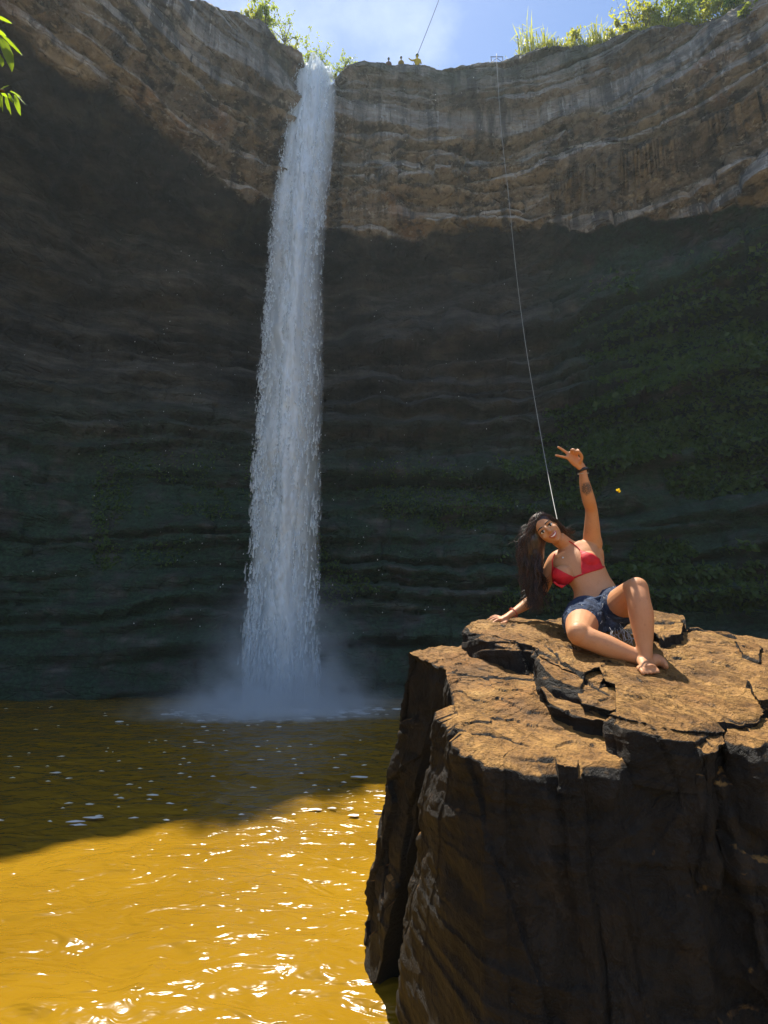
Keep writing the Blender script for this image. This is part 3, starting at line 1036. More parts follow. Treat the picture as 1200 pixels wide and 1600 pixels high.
def build_boulder():
    c0 = lo_px(930, 1090)
    root = thing('boulder', 'big dark stepped basalt boulder with sunlit tan top under the sitting woman', 'boulder', (c0.x, c0.y + 0.3, 0))
    # main block: rim corners going round from the left tip towards the viewer
    tp, bt, wt = [], [], []
    def pt(px, py, b, w=1.0):
        p = lo_px(px, py); tp.append((p.x, p.y)); bt.append((b[0], b[1], -0.25)); wt.append(w)
    def wp(px, py):
        p = water_px(px, py); return (p.x, p.y)
    pt(637, 1027, wp(556, 1470), 1.0)
    pt(662, 1040, wp(556, 1500), 1.2)
    pt(684, 1050, wp(566, 1536), 1.6)
    pt(698, 1056, wp(622, 1505), 2.2)
    pt(706, 1078, wp(628, 1510), 2.0)
    pt(712, 1096, wp(600, 1552), 1.6)
    pt(708, 1136, wp(612, 1600), 1.4)
    pt(728, 1155, (0.16, 3.02), 1.0)
    pt(765, 1178, (0.34, 2.30), 1.0)
    pt(815, 1184, (0.50, 2.08), 1.0)
    pt(870, 1181, (0.66, 1.98), 1.0)
    pt(905, 1192, (0.76, 1.90), 1.0)
    pt(950, 1200, (0.88, 1.84), 1.0)
    pt(1000, 1194, (1.0, 1.82), 1.0)
    pt(1045, 1199, (1.12, 1.80), 1.0)
    pt(1075, 1178, (1.24, 1.82), 1.0)
    pt(1120, 1205, (1.36, 1.84), 1.0)
    pt(1180, 1190, (1.5, 1.86), 1.0)
    pt(1250, 1150, (1.95, 1.95), 0.8)
    pt(1330, 1090, (2.4, 2.4), 0.25)
    pt(1320, 1030, (2.8, 3.2), 0.15)
    pt(1230, 1000, (2.9, 4.2), 0.12)
    pt(1100, 985, (2.3, 4.9), 0.12)
    pt(900, 980, (1.4, 5.1), 0.12)
    pt(760, 996, (0.5, 5.0), 0.3)
    pt(722, 1012, (0.1, 4.9), 0.5)
    pt(690, 1014, (-0.1, 4.8), 0.6)
    pt(652, 1020, (-0.2, 4.65), 0.9)
    ctr = lo_px(900, 1075)
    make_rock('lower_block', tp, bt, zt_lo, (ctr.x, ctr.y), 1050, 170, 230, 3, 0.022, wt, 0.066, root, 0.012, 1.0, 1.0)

    # upper slab: the ledge the woman sits on
    def slab(name, pts, ctr_px, thick, seed, nper, ntop, nside, dz=0.0, jag=0.016, amp=0.03, push=0.0, under=LO0, relief=1.0):
        P = []
        for px, py in pts:
            q = on_plane(px, py, UP0 + dz, SLOPE, Y0)
            P.append((q.x, q.y))
        cc = on_plane(ctr_px[0], ctr_px[1], UP0 + dz, SLOPE, Y0)
        Bt = []
        for x, y in P:
            Bt.append((cc.x + (x - cc.x) * (1 + push), cc.y + (y - cc.y) * (1 + push), UP0 + dz + SLOPE * (y - Y0) - thick))
        return make_rock(name, P, Bt, lambda x, y: zt_up(x, y) + dz, (cc.x, cc.y), nper, ntop, nside, seed, jag, None, amp, root, 0.016, relief)
    slab('upper_slab', [(730, 980), (748, 992), (770, 1003), (800, 1010), (842, 1021), (846, 1032), (872, 1040), (880, 1048), (910, 1056), (938, 1048), (944, 1064), (972, 1072),
                        (1000, 1078), (1001, 1092), (962, 1112), (985, 1128), (1030, 1136), (1068, 1138), (1085, 1126), (1130, 1118), (1178, 1116), (1215, 1100),
                        (1235, 1070), (1215, 1035), (1190, 1022), (1178, 1004), (1140, 992), (1100, 992), (1060, 990), (1000, 976), (940, 968), (880, 963), (830, 963), (785, 967), (752, 971)],
         (960, 1030), 0.21, 5, 760, 110, 54)
    # blocks broken off along the front of the ledge
    slab('broken_block', [(836, 1026), (872, 1037), (915, 1058), (905, 1072), (868, 1064), (848, 1048)], (872, 1050), 0.17, 11, 130, 18, 20, -0.012, 0.010, 0.022)
    slab('broken_block', [(896, 1052), (940, 1048), (952, 1062), (936, 1078), (905, 1074)], (924, 1063), 0.16, 12, 110, 16, 18, -0.03, 0.010, 0.022)
    slab('broken_block', [(900, 1078), (955, 1074), (1004, 1080), (998, 1094), (955, 1108), (908, 1096)], (955, 1088), 0.13, 13, 130, 16, 18, -0.035, 0.010, 0.022)
    slab('broken_block', [(846, 1078), (875, 1082), (905, 1094), (958, 1112), (952, 1128), (900, 1116), (860, 1098)], (900, 1102), 0.10, 14, 130, 16, 14, -0.075, 0.010, 0.018)
    slab('broken_block', [(1018, 957), (1040, 958), (1068, 966), (1074, 976), (1062, 992), (1030, 996), (1010, 985)], (1042, 976), 0.16, 15, 150, 20, 18, 0.055, 0.012, 0.022)
    slab('broken_block', [(1062, 1142), (1098, 1132), (1128, 1140), (1132, 1160), (1100, 1172), (1070, 1160)], (1098, 1152), 0.25, 16, 130, 16, 22, -0.04, 0.014, 0.03)
    slab('broken_block', [(1132, 1128), (1175, 1118), (1215, 1122), (1220, 1150), (1180, 1168), (1140, 1152)], (1176, 1142), 0.30, 17, 130, 16, 22, -0.03, 0.014, 0.03)
    slab('broken_block', [(1150, 1004), (1176, 1000), (1192, 1018), (1186, 1032), (1160, 1022)], (1172, 1015), 0.16, 18, 110, 14, 16, 0.02, 0.012, 0.02)
    slab('broken_block', [(1168, 1060), (1196, 1048), (1225, 1064), (1220, 1090), (1185, 1092)], (1196, 1072), 0.2, 19, 110, 14, 16, 0.035, 0.012, 0.02)
    slab('broken_block', [(1040, 1172), (1075, 1168), (1105, 1186), (1098, 1212), (1058, 1204)], (1074, 1190), 0.35, 20, 110, 14, 22, -0.13, 0.014, 0.03)
    slab('broken_block', [(868, 1180), (905, 1184), (902, 1196), (872, 1192)], (886, 1188), 0.10, 21, 90, 12, 14, -0.13, 0.008, 0.012)
    return root
BOULDER = build_boulder()

# ------------------------------------------------------------------ the woman
def skin_material(tattoo):
    m = Mat('skin', 0.5, 0.3)
    c = m.ramp(m.noise(9, 4), [(0.3, (0.46, 0.215, 0.10)), (0.7, (0.55, 0.275, 0.138))])
    c = m.mix(m.math('MULTIPLY', m.ramp(m.noise(3.5, 3), [(0.45, 0), (0.7, 1)]), 0.35), c, (0.47, 0.18, 0.10))
    c = m.mix(m.ramp(m.noise(60, 3), [(0.58, 0), (0.75, 0.35)]), c, (0.30, 0.13, 0.065))
    # inked flower on the forearm
    vm = m.n.new('ShaderNodeVectorMath'); vm.operation = 'DISTANCE'
    m.l.new(m.pos, vm.inputs[0]); vm.inputs[1].default_value = tattoo
    d = m.math('SUBTRACT', 1.0, m.smooth(m.math('ADD', vm.outputs['Value'], m.math('MULTIPLY', m.noise(55, 2), 0.03)), 0.045, 0.062))
    lines = m.ramp(m.voro(75), [(0.05, 0.9), (0.35, 0.35)])
    c = m.mix(m.math('MULTIPLY', d, lines), c, (0.05, 0.045, 0.05))
    m.color(c)
    m.b.inputs['Subsurface Weight'].default_value = 0.12
    m.b.inputs['Subsurface Radius'].default_value = (0.02, 0.007, 0.004)
    m.b.inputs['Subsurface Scale'].default_value = 0.5
    m.bump(m.noise(90, 3), 0.001, 0.25)
    return m.m

def denim_material():
    m = Mat('denim', 0.85, 0.2)
    n = m.noise(14, 5, 0.6)
    w = m.noise(220, 2)
    c = m.ramp(n, [(0.3, (0.008, 0.013, 0.028)), (0.5, (0.020, 0.034, 0.075)), (0.72, (0.075, 0.11, 0.19))])
    m.color(m.mix(m.math('MULTIPLY', w, 0.4), c, (0.09, 0.11, 0.15)))
    m.bump(m.math('ADD', m.noise(17, 4, 0.6, None, 1.2), m.math('MULTIPLY', w, 0.10)), 0.035, 1.0)
    return m.m

def build_person():
    A = at
    def V3(*a): return Vector(a).normalized()
    wrist_l = A(911, 734, 3.02); tat = A(915, 766, 3.04)
    skin = skin_material(tuple(tat + Vector((0, -0.03, 0))))
    b = MB()
    # --- torso
    up_t = (A(885, 853, 3.28) - A(938, 958, 3.12)).normalized()
    front = V3(0.02, -1, -0.10)
    def lat(deg):
        return Vector((math.cos(R(deg)), 0.0, math.sin(R(deg)))).normalized()
    secs = [(A(938, 984, 3.08), 0.115, 0.085, lat(8), front), (A(936, 972, 3.10), 0.165, 0.115, lat(10), front), (A(935, 955, 3.12), 0.172, 0.118, lat(15), front),
            (A(930, 932, 3.15), 0.142, 0.100, lat(20), front), (A(924, 912, 3.18), 0.118, 0.088, lat(24), front),
            (A(914, 894, 3.21), 0.128, 0.095, lat(26), front), (A(904, 878, 3.24), 0.145, 0.100, lat(26), front),
            (A(897, 866, 3.26), 0.150, 0.092, lat(26), front), (A(893, 857, 3.275), 0.125, 0.072, lat(26), front), (A(889, 852, 3.28), 0.070, 0.055, lat(26), front)]
    b.loft(secs, 28, 5)
    # breasts
    cl, cr_ = A(881, 898, 3.155), A(922, 876, 3.155)
    b.ell(cl + Vector((0, 0.012, 0)), 0.062, 0.050, 0.060); b.ell(cr_ + Vector((0, 0.012, 0)), 0.062, 0.050, 0.060)
    # neck and head
    b.tube([A(891, 858, 3.28), A(884, 851, 3.275), A(872, 842, 3.25)], [0.062, 0.050, 0.050], 16, sub=4)
    hu = V3(-0.66, 0.10, 0.74); hf = V3(-0.30, -1.0, -0.12)
    hf = (hf - hu * hf.dot(hu)).normalized(); hr = hu.cross(hf).normalized()
    if hr.x < 0: hr = -hr
    hc = A(854, 828, 3.22)
    def hp(r_, f, u): return hc + hr * r_ + hf * f + hu * u
    b.ell(hp(0, -0.018, 0.028), 0.074, 0.092, 0.088, hr, hf, hu, 24, 16)           # skull
    b.ell(hp(0, 0.028, -0.020), 0.062, 0.060, 0.082, hr, hf, hu, 24, 16)           # face
    b.ell(hp(0, 0.040, -0.072), 0.040, 0.040, 0.034, hr, hf, hu, 20, 12)           # jaw
    b.ell(hp(0, 0.068, -0.090), 0.019, 0.016, 0.015, hr, hf, hu, 14, 10)           # chin
    for s in (-1, 1):
        b.ell(hp(0.036 * s, 0.062, -0.026), 0.024, 0.020, 0.022, hr, hf, hu, 14, 10)    # cheek
        b.ell(hp(0.030 * s, 0.074, 0.022), 0.026, 0.012, 0.009, hr, hf, hu, 14, 8)      # brow
        b.ell(hp(0.072 * s, -0.01, -0.008), 0.008, 0.018, 0.030, hr, hf, hu, 10, 8)     # ear
        b.ell(hp(0.010 * s, 0.098, -0.026), 0.009, 0.009, 0.008, hr, hf, hu, 10, 8)     # nostril
    b.tube([hp(0, 0.084, 0.016), hp(0, 0.098, -0.006), hp(0, 0.107, -0.024)], [0.008, 0.010, 0.0115], 10)
    b.ell(hp(0, 0.080, -0.056), 0.026, 0.016, 0.016, hr, hf, hu, 14, 10)            # mouth region
    # --- raised arm (her left)
    sh, el = A(926, 852, 3.27), A(924, 797, 3.14)
    b.tube([A(905, 862, 3.27), A(918, 856, 3.28), sh, A(925, 838, 3.24), A(925, 820, 3.19), el, A(920, 782, 3.09), A(915, 762, 3.05), A(912, 746, 3.03), wrist_l],
           [0.060, 0.062, 0.060, 0.054, 0.046, 0.037, 0.039, 0.036, 0.030, 0.026], 18, [1, 1, 1, 1, 1, 1, 1, 0.95, 0.85, 0.78], (0, 1, 0.01), sub=4)
    b.tube([A(930, 862, 3.27), A(933, 878, 3.26), A(934, 896, 3.23)], [0.050, 0.044, 0.03], 14, sub=3)   # flank under the raised arm
    # hand giving a V
    pc = A(899, 720, 3.0)
    b.tube([wrist_l, A(906, 727, 3.01), pc, A(891, 713, 2.985)], [0.026, 0.031, 0.038, 0.034], 16, [0.78, 0.6, 0.48, 0.42], (0.45, 0.1, 0.85), sub=3)
    def finger(pts, r0, r1):
        n = len(pts)
        b.tube(pts, [r0 + (r1 - r0) * i / (n - 1) for i in range(n)], 10, sub=3)
    finger([A(893, 717, 2.985), A(884, 715, 2.98), A(876, 713, 2.975), A(868.5, 711.5, 2.97)], 0.0100, 0.0072)    # index
    finger([A(892, 711, 2.985), A(885, 707, 2.98), A(878, 702, 2.975), A(872, 698.5, 2.97)], 0.0105, 0.0075)      # middle
    finger([A(896, 709, 2.98), A(893, 703.5, 2.955), A(897, 703, 2.935), A(900, 709, 2.94)], 0.0098, 0.0078)        # ring, folded
    finger([A(902, 711, 2.98), A(901, 704, 2.96), A(904, 703.5, 2.942), A(905, 709, 2.945)], 0.0090, 0.0068)       # little, folded
    finger([A(906, 722, 2.985), A(909, 715, 2.965), A(906, 708, 2.945), A(901, 705, 2.925)], 0.0125, 0.0088)        # thumb across them
    # --- propping arm (her right)
    hp_y = 3.36
    wr = A(799, 959, 3.36)
    b.tube([A(884, 870, 3.30), A(872, 874, 3.32), A(864, 884, 3.33), A(856, 900, 3.36), A(849, 916, 3.39), A(841, 929, 3.41), A(828, 940, 3.40), A(812, 951, 3.38), wr],
           [0.060, 0.058, 0.053, 0.046, 0.042, 0.038, 0.040, 0.034, 0.027], 18, [1, 1, 1, 1, 1, 1, 0.95, 0.85, 0.75], (0, 1, 0.01), sub=4)
    def pl(px, py, h=0.012):
        p = up_px(px, py); p.z += h; return p
    b.tube([wr, A(791, 964, 3.36), A(783, 967, 3.35)], [0.028, 0.038, 0.037], 16, [0.75, 0.5, 0.42], (0.2, 1, 0.1), sub=3)
    for k, (dx, dy, ln) in enumerate([(-0.072, -0.030, 1), (-0.082, -0.008, 1), (-0.078, 0.014, 1), (-0.062, 0.032, 1)]):
        base = A(784, 967, 3.35) + Vector((0, (k - 1.5) * 0.019, (k - 1.5) * 0.006))
        mid = base + Vector((dx * 0.5, dy * 0.5, 0.006 + SLOPE * dy * 0.5))
        tip = base + Vector((dx, dy, -0.010 + SLOPE * dy))
        b.tube([base, mid, tip], [0.0105, 0.0095, 0.0075], 10, sub=3)
    b.tube([A(793, 967, 3.34), A(790, 973, 3.31), A(783, 974, 3.29)], [0.012, 0.011, 0.0085], 10, sub=3)
    # --- bent leg lying on the rock (her right)
    hipR, kneeR = A(916, 962, 3.10), A(905, 990, 2.76)
    ankR = A(1012, 1031, 2.66)
    b.tube([A(928, 962, 3.12), hipR, A(911, 971, 2.98), A(907, 981, 2.86), kneeR], [0.105, 0.104, 0.094, 0.078, 0.062], 20, sub=4)
    b.tube([kneeR + Vector((0, 0.02, 0)), A(925, 1000, 2.735), A(950, 1010, 2.72), A(980, 1021, 2.69), ankR], [0.062, 0.057, 0.057, 0.044, 0.034], 20, sub=4)
    b.ell(kneeR + Vector((-0.008, -0.014, 0.004)), 0.056, 0.052, 0.058)
    f0 = A(1014, 1034, 2.64)
    b.tube([f0 + Vector((-0.02, 0.01, -0.01)), A(1024, 1031, 2.66), A(1033, 1034, 2.65), A(1040, 1040, 2.62)], [0.034, 0.038, 0.034, 0.022], 16, [1, 0.8, 0.75, 0.6], (0, 1, 0.3), sub=3)
    # --- raised leg (her left)
    hipL, kneeL = A(960, 948, 3.10), A(994, 920, 2.72)
    b.tube([A(945, 950, 3.12), hipL, A(970, 945, 2.99), A(982, 933, 2.84), kneeL], [0.105, 0.104, 0.094, 0.078, 0.060], 20, sub=4)
    ankL = A(1008, 1028, 2.64)
    b.tube([kneeL, A(998, 940, 2.675), A(1002, 962, 2.665), A(1005, 990, 2.655), A(1007, 1012, 2.645), ankL], [0.060, 0.057, 0.059, 0.048, 0.037, 0.035], 20, sub=4)
    b.ell(kneeL + Vector((0, -0.012, 0.004)), 0.054, 0.054, 0.056)
    b.tube([A(1004, 968, 2.69), A(1004, 985, 2.69)], [0.045, 0.035], 14)
    def sole(px, py, h): p = up_px(px, py); return Vector((p.x, p.y, p.z + h))
    heel = sole(1005, 1043, 0.034); ball = sole(1014, 1053, 0.026)
    b.tube([heel + Vector((0, 0.012, 0)), ankL + Vector((0.0, -0.01, -0.035)), ball.lerp(ankL, 0.35) + Vector((0, -0.012, -0.02)), ball], [0.030, 0.036, 0.036, 0.036], 16, [1, 0.95, 0.8, 0.5], (1, 0, 0.05), sub=3)
    b.tube([heel, ball], [0.030, 0.034], 14, [0.8, 0.6], (1, 0, 0.05))
    tdir = (ball - heel); tdir.z = SLOPE * tdir.y; tdir.normalize()
    side = tdir.cross(Vector((0, 0, 1))).normalized()
    if side.x < 0: side = -side
    for k in range(5):
        o_ = (k - 2) * 0.0185
        r_ = 0.0120 if k == 0 else 0.0080
        L = [0.040, 0.040, 0.036, 0.030, 0.024][k]
        p0 = ball + side * o_ + Vector((0, 0, -0.006))
        b.tube([p0 - tdir * 0.02, p0 + tdir * L * 0.6 + Vector((0, 0, 0.004)), p0 + tdir * L + Vector((0, 0, -0.004))], [r_ * 1.1, r_, r_ * 0.85], 10, sub=2)
    # navel dip and collar bones are left to the relief of the skin
    b.tube([A(880, 862, 3.225), A(869, 869, 3.24)], [0.008, 0.008], 8); b.tube([A(893, 856, 3.225), A(908, 850, 3.235)], [0.008, 0.008], 8)
    body = fuse('person', b, skin, None, 0.0048, 4, 0.5)
    seat = up_px(938, 996)
    body.data.transform(Matrix.Translation(-seat))
    body.location = seat
    tag(body, 'woman in red bikini top and denim shorts sitting on the boulder with one arm raised', 'person')

    bvh_m = body.data
    vs = [v.co + seat for v in bvh_m.vertices]
    polys = [tuple(p.vertices) for p in bvh_m.polygons]
    bvh = BVHTree.FromPolygons(vs, polys)

    # --- bikini: skin patches lifted off the body, found by their outline as seen from the front
    red = Mat('red_cloth', 0.6, 0.3)
    red.color(red.ramp(red.noise(30, 3), [(0.3, (0.42, 0.006, 0.014)), (0.7, (0.60, 0.012, 0.022))]))
    red.bump(red.noise(40, 3), 0.006, 0.6)
    rc = cam.location
    def inside(poly, x, y):
        c = False
        j = len(poly) - 1
        for i in range(len(poly)):
            xi, yi = poly[i]; xj, yj = poly[j]
            if (yi > y) != (yj > y) and x < (xj - xi) * (y - yi) / (yj - yi + 1e-12) + xi: c = not c
            j = i
        return c
    def project(p):
        d = p - Vector((0, 0, H))
        fw = d.y * CP + d.z * SP; upv = d.z * CP - d.y * SP
        return 600 + d.x / fw * 800, 800 - upv / fw * 800
    def hit(px, py, off=0.004):
        d = Vector(ray(px, py)).normalized()
        h = bvh.ray_cast(Vector((0, 0, H)), d)
        return h[0] - d * 0 + h[1] * off if h[0] is not None else None
    def patch(name, poly, off, n=30):
        # triangular fan grid over the outline laid onto the body
        cx = sum(p[0] for p in poly) / len(poly); cy = sum(p[1] for p in poly) / len(poly)
        ring = []
        for i in range(len(poly)):
            a, c = poly[i], poly[(i + 1) % len(poly)]
            m = max(2, int(math.hypot(c[0] - a[0], c[1] - a[1]) / 1.6))
            for q in range(m):
                ring.append((a[0] + (c[0] - a[0]) * q / m, a[1] + (c[1] - a[1]) * q / m))
        nr = 9
        v, f = [], []
        N = len(ring)
        for k in range(nr + 1):
            s = k / nr
            for (x, y) in ring:
                d = Vector(ray(cx + (x - cx) * s, cy + (y - cy) * s)).normalized()
                h = bvh.ray_cast(Vector((0, 0, H)), d)
                if h[0] is None:
                    q = Vector((0, 0, H)) + d * 3.25
                else:
                    q = h[0] + h[1] * off
                v.append(q)
        for (x, y) in ring:
            d = Vector(ray(x, y)).normalized()
            h = bvh.ray_cast(Vector((0, 0, H)), d)
            v.append(h[0] - h[1] * 0.004 if h[0] is not None else Vector((0, 0, H)) + d * 3.26)
        for k in range(nr + 1):
            for i in range(N):
                f.append((k * N + i, k * N + (i + 1) % N, (k + 1) * N + (i + 1) % N, (k + 1) * N + i))
        return mesh_obj(name, v, f, red.m, body)
    patch('bikini_cup', [(862.5, 884), (866, 886), (880, 894), (896.5, 902), (895, 905), (886, 913), (878, 919), (870, 915), (863, 909), (861.5, 897)], 0.007)
    patch('bikini_cup', [(906.5, 861), (911, 862), (925, 866), (935, 873), (941, 886), (940.5, 889), (926, 893), (909, 898.5), (908, 885), (908.5, 872)], 0.007)
    def strap(name, pts, r=0.0032):
        out = []
        for i in range(len(pts) - 1):
            for q in range(6):
                t = q / 6
                p = hit(pts[i][0] + (pts[i + 1][0] - pts[i][0]) * t, pts[i][1] + (pts[i + 1][1] - pts[i][1]) * t, 0.004)
                if p is not None: out.append(p)
        p = hit(*pts[-1], 0.004)
        if p is not None: out.append(p)
        if len(out) < 2: return
        mb = MB(); mb.tube(out, r, 6)
        mb.build(name, red.m, body)
    strap('bikini_strap', [(864, 886), (863.5, 876), (867, 866)])
    strap('bikini_strap', [(909, 863), (902, 855), (894, 849), (889, 846)])
    strap('bikini_band', [(893, 904), (900, 901.5), (911, 897)], 0.005)
    strap('bikini_band', [(938, 888), (943, 886)], 0.005)
    mb = MB()
    p = hit(880, 872, 0.004)
    if p: mb.ell(p, 0.006, 0.004, 0.006)
    mb.build('pendant', simple('silver', (0.6, 0.58, 0.55), 0.3, 0.6), body)

    # --- denim shorts with turned waistband and frayed legs
    d = MB()
    g = lambda q: 0.012 + q
    d.loft([(A(938, 986, 3.08), 0.125, 0.095, lat(8), front), (A(936, 974, 3.10), 0.178, 0.128, lat(10), front), (A(935, 957, 3.12), 0.186, 0.132, lat(15), front),
            (A(931, 938, 3.145), 0.163, 0.118, lat(19), front), (A(929, 930, 3.152), 0.155, 0.112, lat(20), front)], 30, 6)
    d.tube([A(928, 962, 3.12), hipR, A(911.5, 969, 3.02), A(909.5, 973, 2.965)], [0.118, 0.119, 0.113, 0.112], 24, sub=4)
    d.tube([A(945, 950, 3.12), hipL, A(969, 946, 3.01), A(972, 944, 2.975)], [0.118, 0.119, 0.112, 0.111], 24, sub=4)
    den = denim_material()
    # folds radiating from the crotch
    cz = A(948, 962, 3.0)
    for k in range(9):
        an = R(20 + k * 36)
        q0 = cz + Vector((0.04 * math.cos(an), 0.02, 0.035 * math.sin(an)))
        q1 = cz + Vector((0.15 * math.cos(an + 0.25), 0.02, 0.11 * math.sin(an + 0.25)))
        n0 = bvh.find_nearest(q0); n1 = bvh.find_nearest(q1)
        d.tube([n0[0] + n0[1] * 0.012, (n0[0] + n1[0]) / 2 + n0[1] * 0.016, n1[0] + n1[1] * 0.012], [0.006, 0.010, 0.005], 8)
    sh_ = fuse('shorts', d, den, body, 0.006, 2, 0.5)
    wb = MB()
    wl_ = [A(929, 931, 3.152) + lat(20) * (0.158 * math.cos(t)) + front * (0.115 * math.sin(t)) for t in [2 * math.pi * i / 40 for i in range(41)]]
    wb.tube(wl_, 0.011, 8, None, None, False)
    wb.build('waistband', den, sh_)
    sbv = BVHTree.FromPolygons([v.co.copy() for v in sh_.data.vertices], [tuple(p.vertices) for p in sh_.data.polygons])
    def seam(pts, rad, mat, nm):
        out = []
        for i in range(len(pts) - 1):
            for q in range(7):
                t = q / 6
                dd = Vector(ray(pts[i][0] + (pts[i + 1][0] - pts[i][0]) * t, pts[i][1] + (pts[i + 1][1] - pts[i][1]) * t)).normalized()
                h = sbv.ray_cast(Vector((0, 0, H)), dd)
                if h[0] is not None: out.append(h[0] + h[1] * 0.001)
        if len(out) > 2:
            mb = MB(); mb.tube(out, rad, 6); mb.build(nm, mat, sh_)
    thr = simple('seam_thread', (0.10, 0.13, 0.20), 0.8, 0.2)
    seam([(931, 938), (938, 950), (946, 966), (952, 978)], 0.0035, den, 'fly')
    seam([(903, 954), (910, 962), (920, 964), (925, 956)], 0.0022, thr, 'pocket_seam')
    seam([(948, 930), (952, 940), (960, 942), (968, 936)], 0.0022, thr, 'pocket_seam')
    th = MB()
    r = random.Random(4)
    for (c, ax, rad, n) in ((A(909.5, 973, 2.965), A(909.5, 973, 2.965) - hipR, 0.112, 22), (A(972, 944, 2.975), A(972, 944, 2.975) - hipL, 0.111, 18)):
        ax = ax.normalized(); u = ax.orthogonal().normalized(); w = ax.cross(u)
        for k in range(n):
            an = r.random() * 2 * math.pi
            p = c + (u * math.cos(an) + w * math.sin(an)) * rad * 0.97
            q = p + ax * r.uniform(0.006, 0.03) + Vector((r.gauss(0, 0.008), r.gauss(0, 0.006), -r.uniform(0.003, 0.03)))
            th.tube([p - ax * 0.004, p.lerp(q, 0.5) + Vector((r.gauss(0, 0.004), 0, r.gauss(0, 0.004))), q], 0.0009, 4)
    for k in range(26):                       # long threads hanging between the legs
        x0 = r.uniform(950, 985); p = A(x0, r.uniform(978, 992), 2.93)
        th.tube([p, p + Vector((r.gauss(0, 0.01), -0.01, -r.uniform(0.015, 0.03))), p + Vector((r.gauss(0, 0.02), -0.015, -r.uniform(0.03, 0.07)))], 0.0013, 4)
    tag(th.build('fringe', simple('thread_white', (0.42, 0.43, 0.45), 0.8, 0.2), sh_), kind='stuff')
    # pocket lining and flap behind
    pk = MB()
    pk.ell(A(893, 967, 3.10), 0.022, 0.05, 0.05)
    pk.build('back_pocket', simple('pocket_cloth', (0.45, 0.42, 0.36), 0.85, 0.2), sh_)

    # --- face
    def dot(name, pts, rad, mat, flat=None):
        mb = MB(); mb.tube(pts, rad, 8, flat); return mb.build(name, mat, body)
    dark = simple('lash_dark', (0.012, 0.009, 0.008), 0.5, 0.3)
    white = simple('eye_white', (0.72, 0.69, 0.66), 0.25, 0.5)
    lip = simple('lips', (0.42, 0.085, 0.075), 0.35, 0.5)
    teeth = simple('teeth', (0.80, 0.78, 0.74), 0.3, 0.5)
    for s in (-1, 1):
        mb = MB(); mb.ell(hp(0.031 * s, 0.079, 0.002), 0.0155, 0.008, 0.0078, hr, hf, hu, 14, 10)
        e = mb.build('eye', white, body)
        mb = MB(); mb.ell(hp(0.031 * s, 0.0845, 0.002), 0.0068, 0.004, 0.0068, hr, hf, hu, 12, 8)
        mb.build('iris', dark, e)
        dot('eyelash', [hp(s * (0.014 + 0.034 * q), 0.087 - 0.010 * (q * 2 - 0.9) ** 2, 0.006 + 0.006 * math.sin(math.pi * q)) for q in (0, 0.33, 0.66, 1)], [0.0018, 0.003, 0.003, 0.002], dark)
        dot('eyebrow', [hp(s * (0.013 + 0.040 * q), 0.090 - 0.016 * q * q, 0.024 + 0.007 * math.sin(math.pi * (0.2 + 0.7 * q))) for q in (0, 0.33, 0.66, 1)], [0.0032, 0.004, 0.0035, 0.002], dark)
    def mouth(u0, curve, w, f0):
        return [hp(w * q, f0 - 0.012 * q * q, u0 + curve * q * q) for q in (-1, -0.66, -0.33, 0, 0.33, 0.66, 1)]
    dot('teeth', mouth(-0.058, 0.011, 0.023, 0.0965), [0.002, 0.0045, 0.0055, 0.006, 0.0055, 0.0045, 0.002], teeth)
    dot('upper_lip', mouth(-0.0515, 0.008, 0.027, 0.098), [0.002, 0.003, 0.0038, 0.0036, 0.0038, 0.003, 0.002], lip)
    dot('lower_lip', mouth(-0.0655, 0.017, 0.026, 0.097), [0.002, 0.0035, 0.0048, 0.005, 0.0048, 0.0035, 0.002], lip)

    # --- hair: a cap and long wavy locks hanging to her right
    hm = Mat('dark_hair', 0.33, 0.5)
    hm.color(hm.ramp(hm.noise(30, 3, 0.6, hm.mapv((3, 3, 0.5))), [(0.3, (0.008, 0.005, 0.004)), (0.50, (0.022, 0.011, 0.008)), (0.72, (0.11, 0.046, 0.028))]))
    r = random.Random(9)
    cap = MB()
    cap.ell(hp(0, -0.030, 0.040), 0.086, 0.098, 0.090, hr, hf, hu, 28, 18)
    cap.tube([hp(-0.06, -0.05, 0.02), A(834, 846, 3.28), A(834, 880, 3.31), A(834, 905, 3.31), A(838, 925, 3.31)], [0.075, 0.085, 0.075, 0.06, 0.04], 16, [1, 0.8, 0.7, 0.7, 0.7], sub=4)
    cap.tube([hp(0.045, -0.06, 0.0), hp(0.06, -0.07, -0.06), A(886, 846, 3.33)], [0.045, 0.04, 0.03], 12, sub=3)
    hair = fuse('hair', cap, hm.m, body, 0.008, 4)
    lk = MB()
    part = hp(0.012, 0.01, 0.118)
    def lock(P, rad, wave, seed, nseg=5, fq0=None, ph0=None):
        rr = random.Random(seed)
        n = len(P)
        pts, rads, fl = smooth_path([Vector(p) for p in P], [rad] * n, [1] * n, nseg)
        m = len(pts)
        ph, fq = rr.random() * 6.28, rr.uniform(16, 30)
        if fq0: fq, ph = fq0, ph0
        out, acc = [], 0
        for i, p in enumerate(pts):
            if i: acc += (p - pts[i - 1]).length
            k = min(1, acc / 0.10)
            out.append(p + Vector((math.sin(acc * fq * 2 + ph), math.cos(acc * fq * 1.7 + ph * 2) * 0.7, 0.5 * math.sin(acc * fq * 1.3 + ph))) * wave * k)
        lk.tube(out, [rad * (0.9 if i < m * 0.6 else 0.9 * (1.25 - i / m) * 1.4) for i in range(m)], 5, None, None, True)
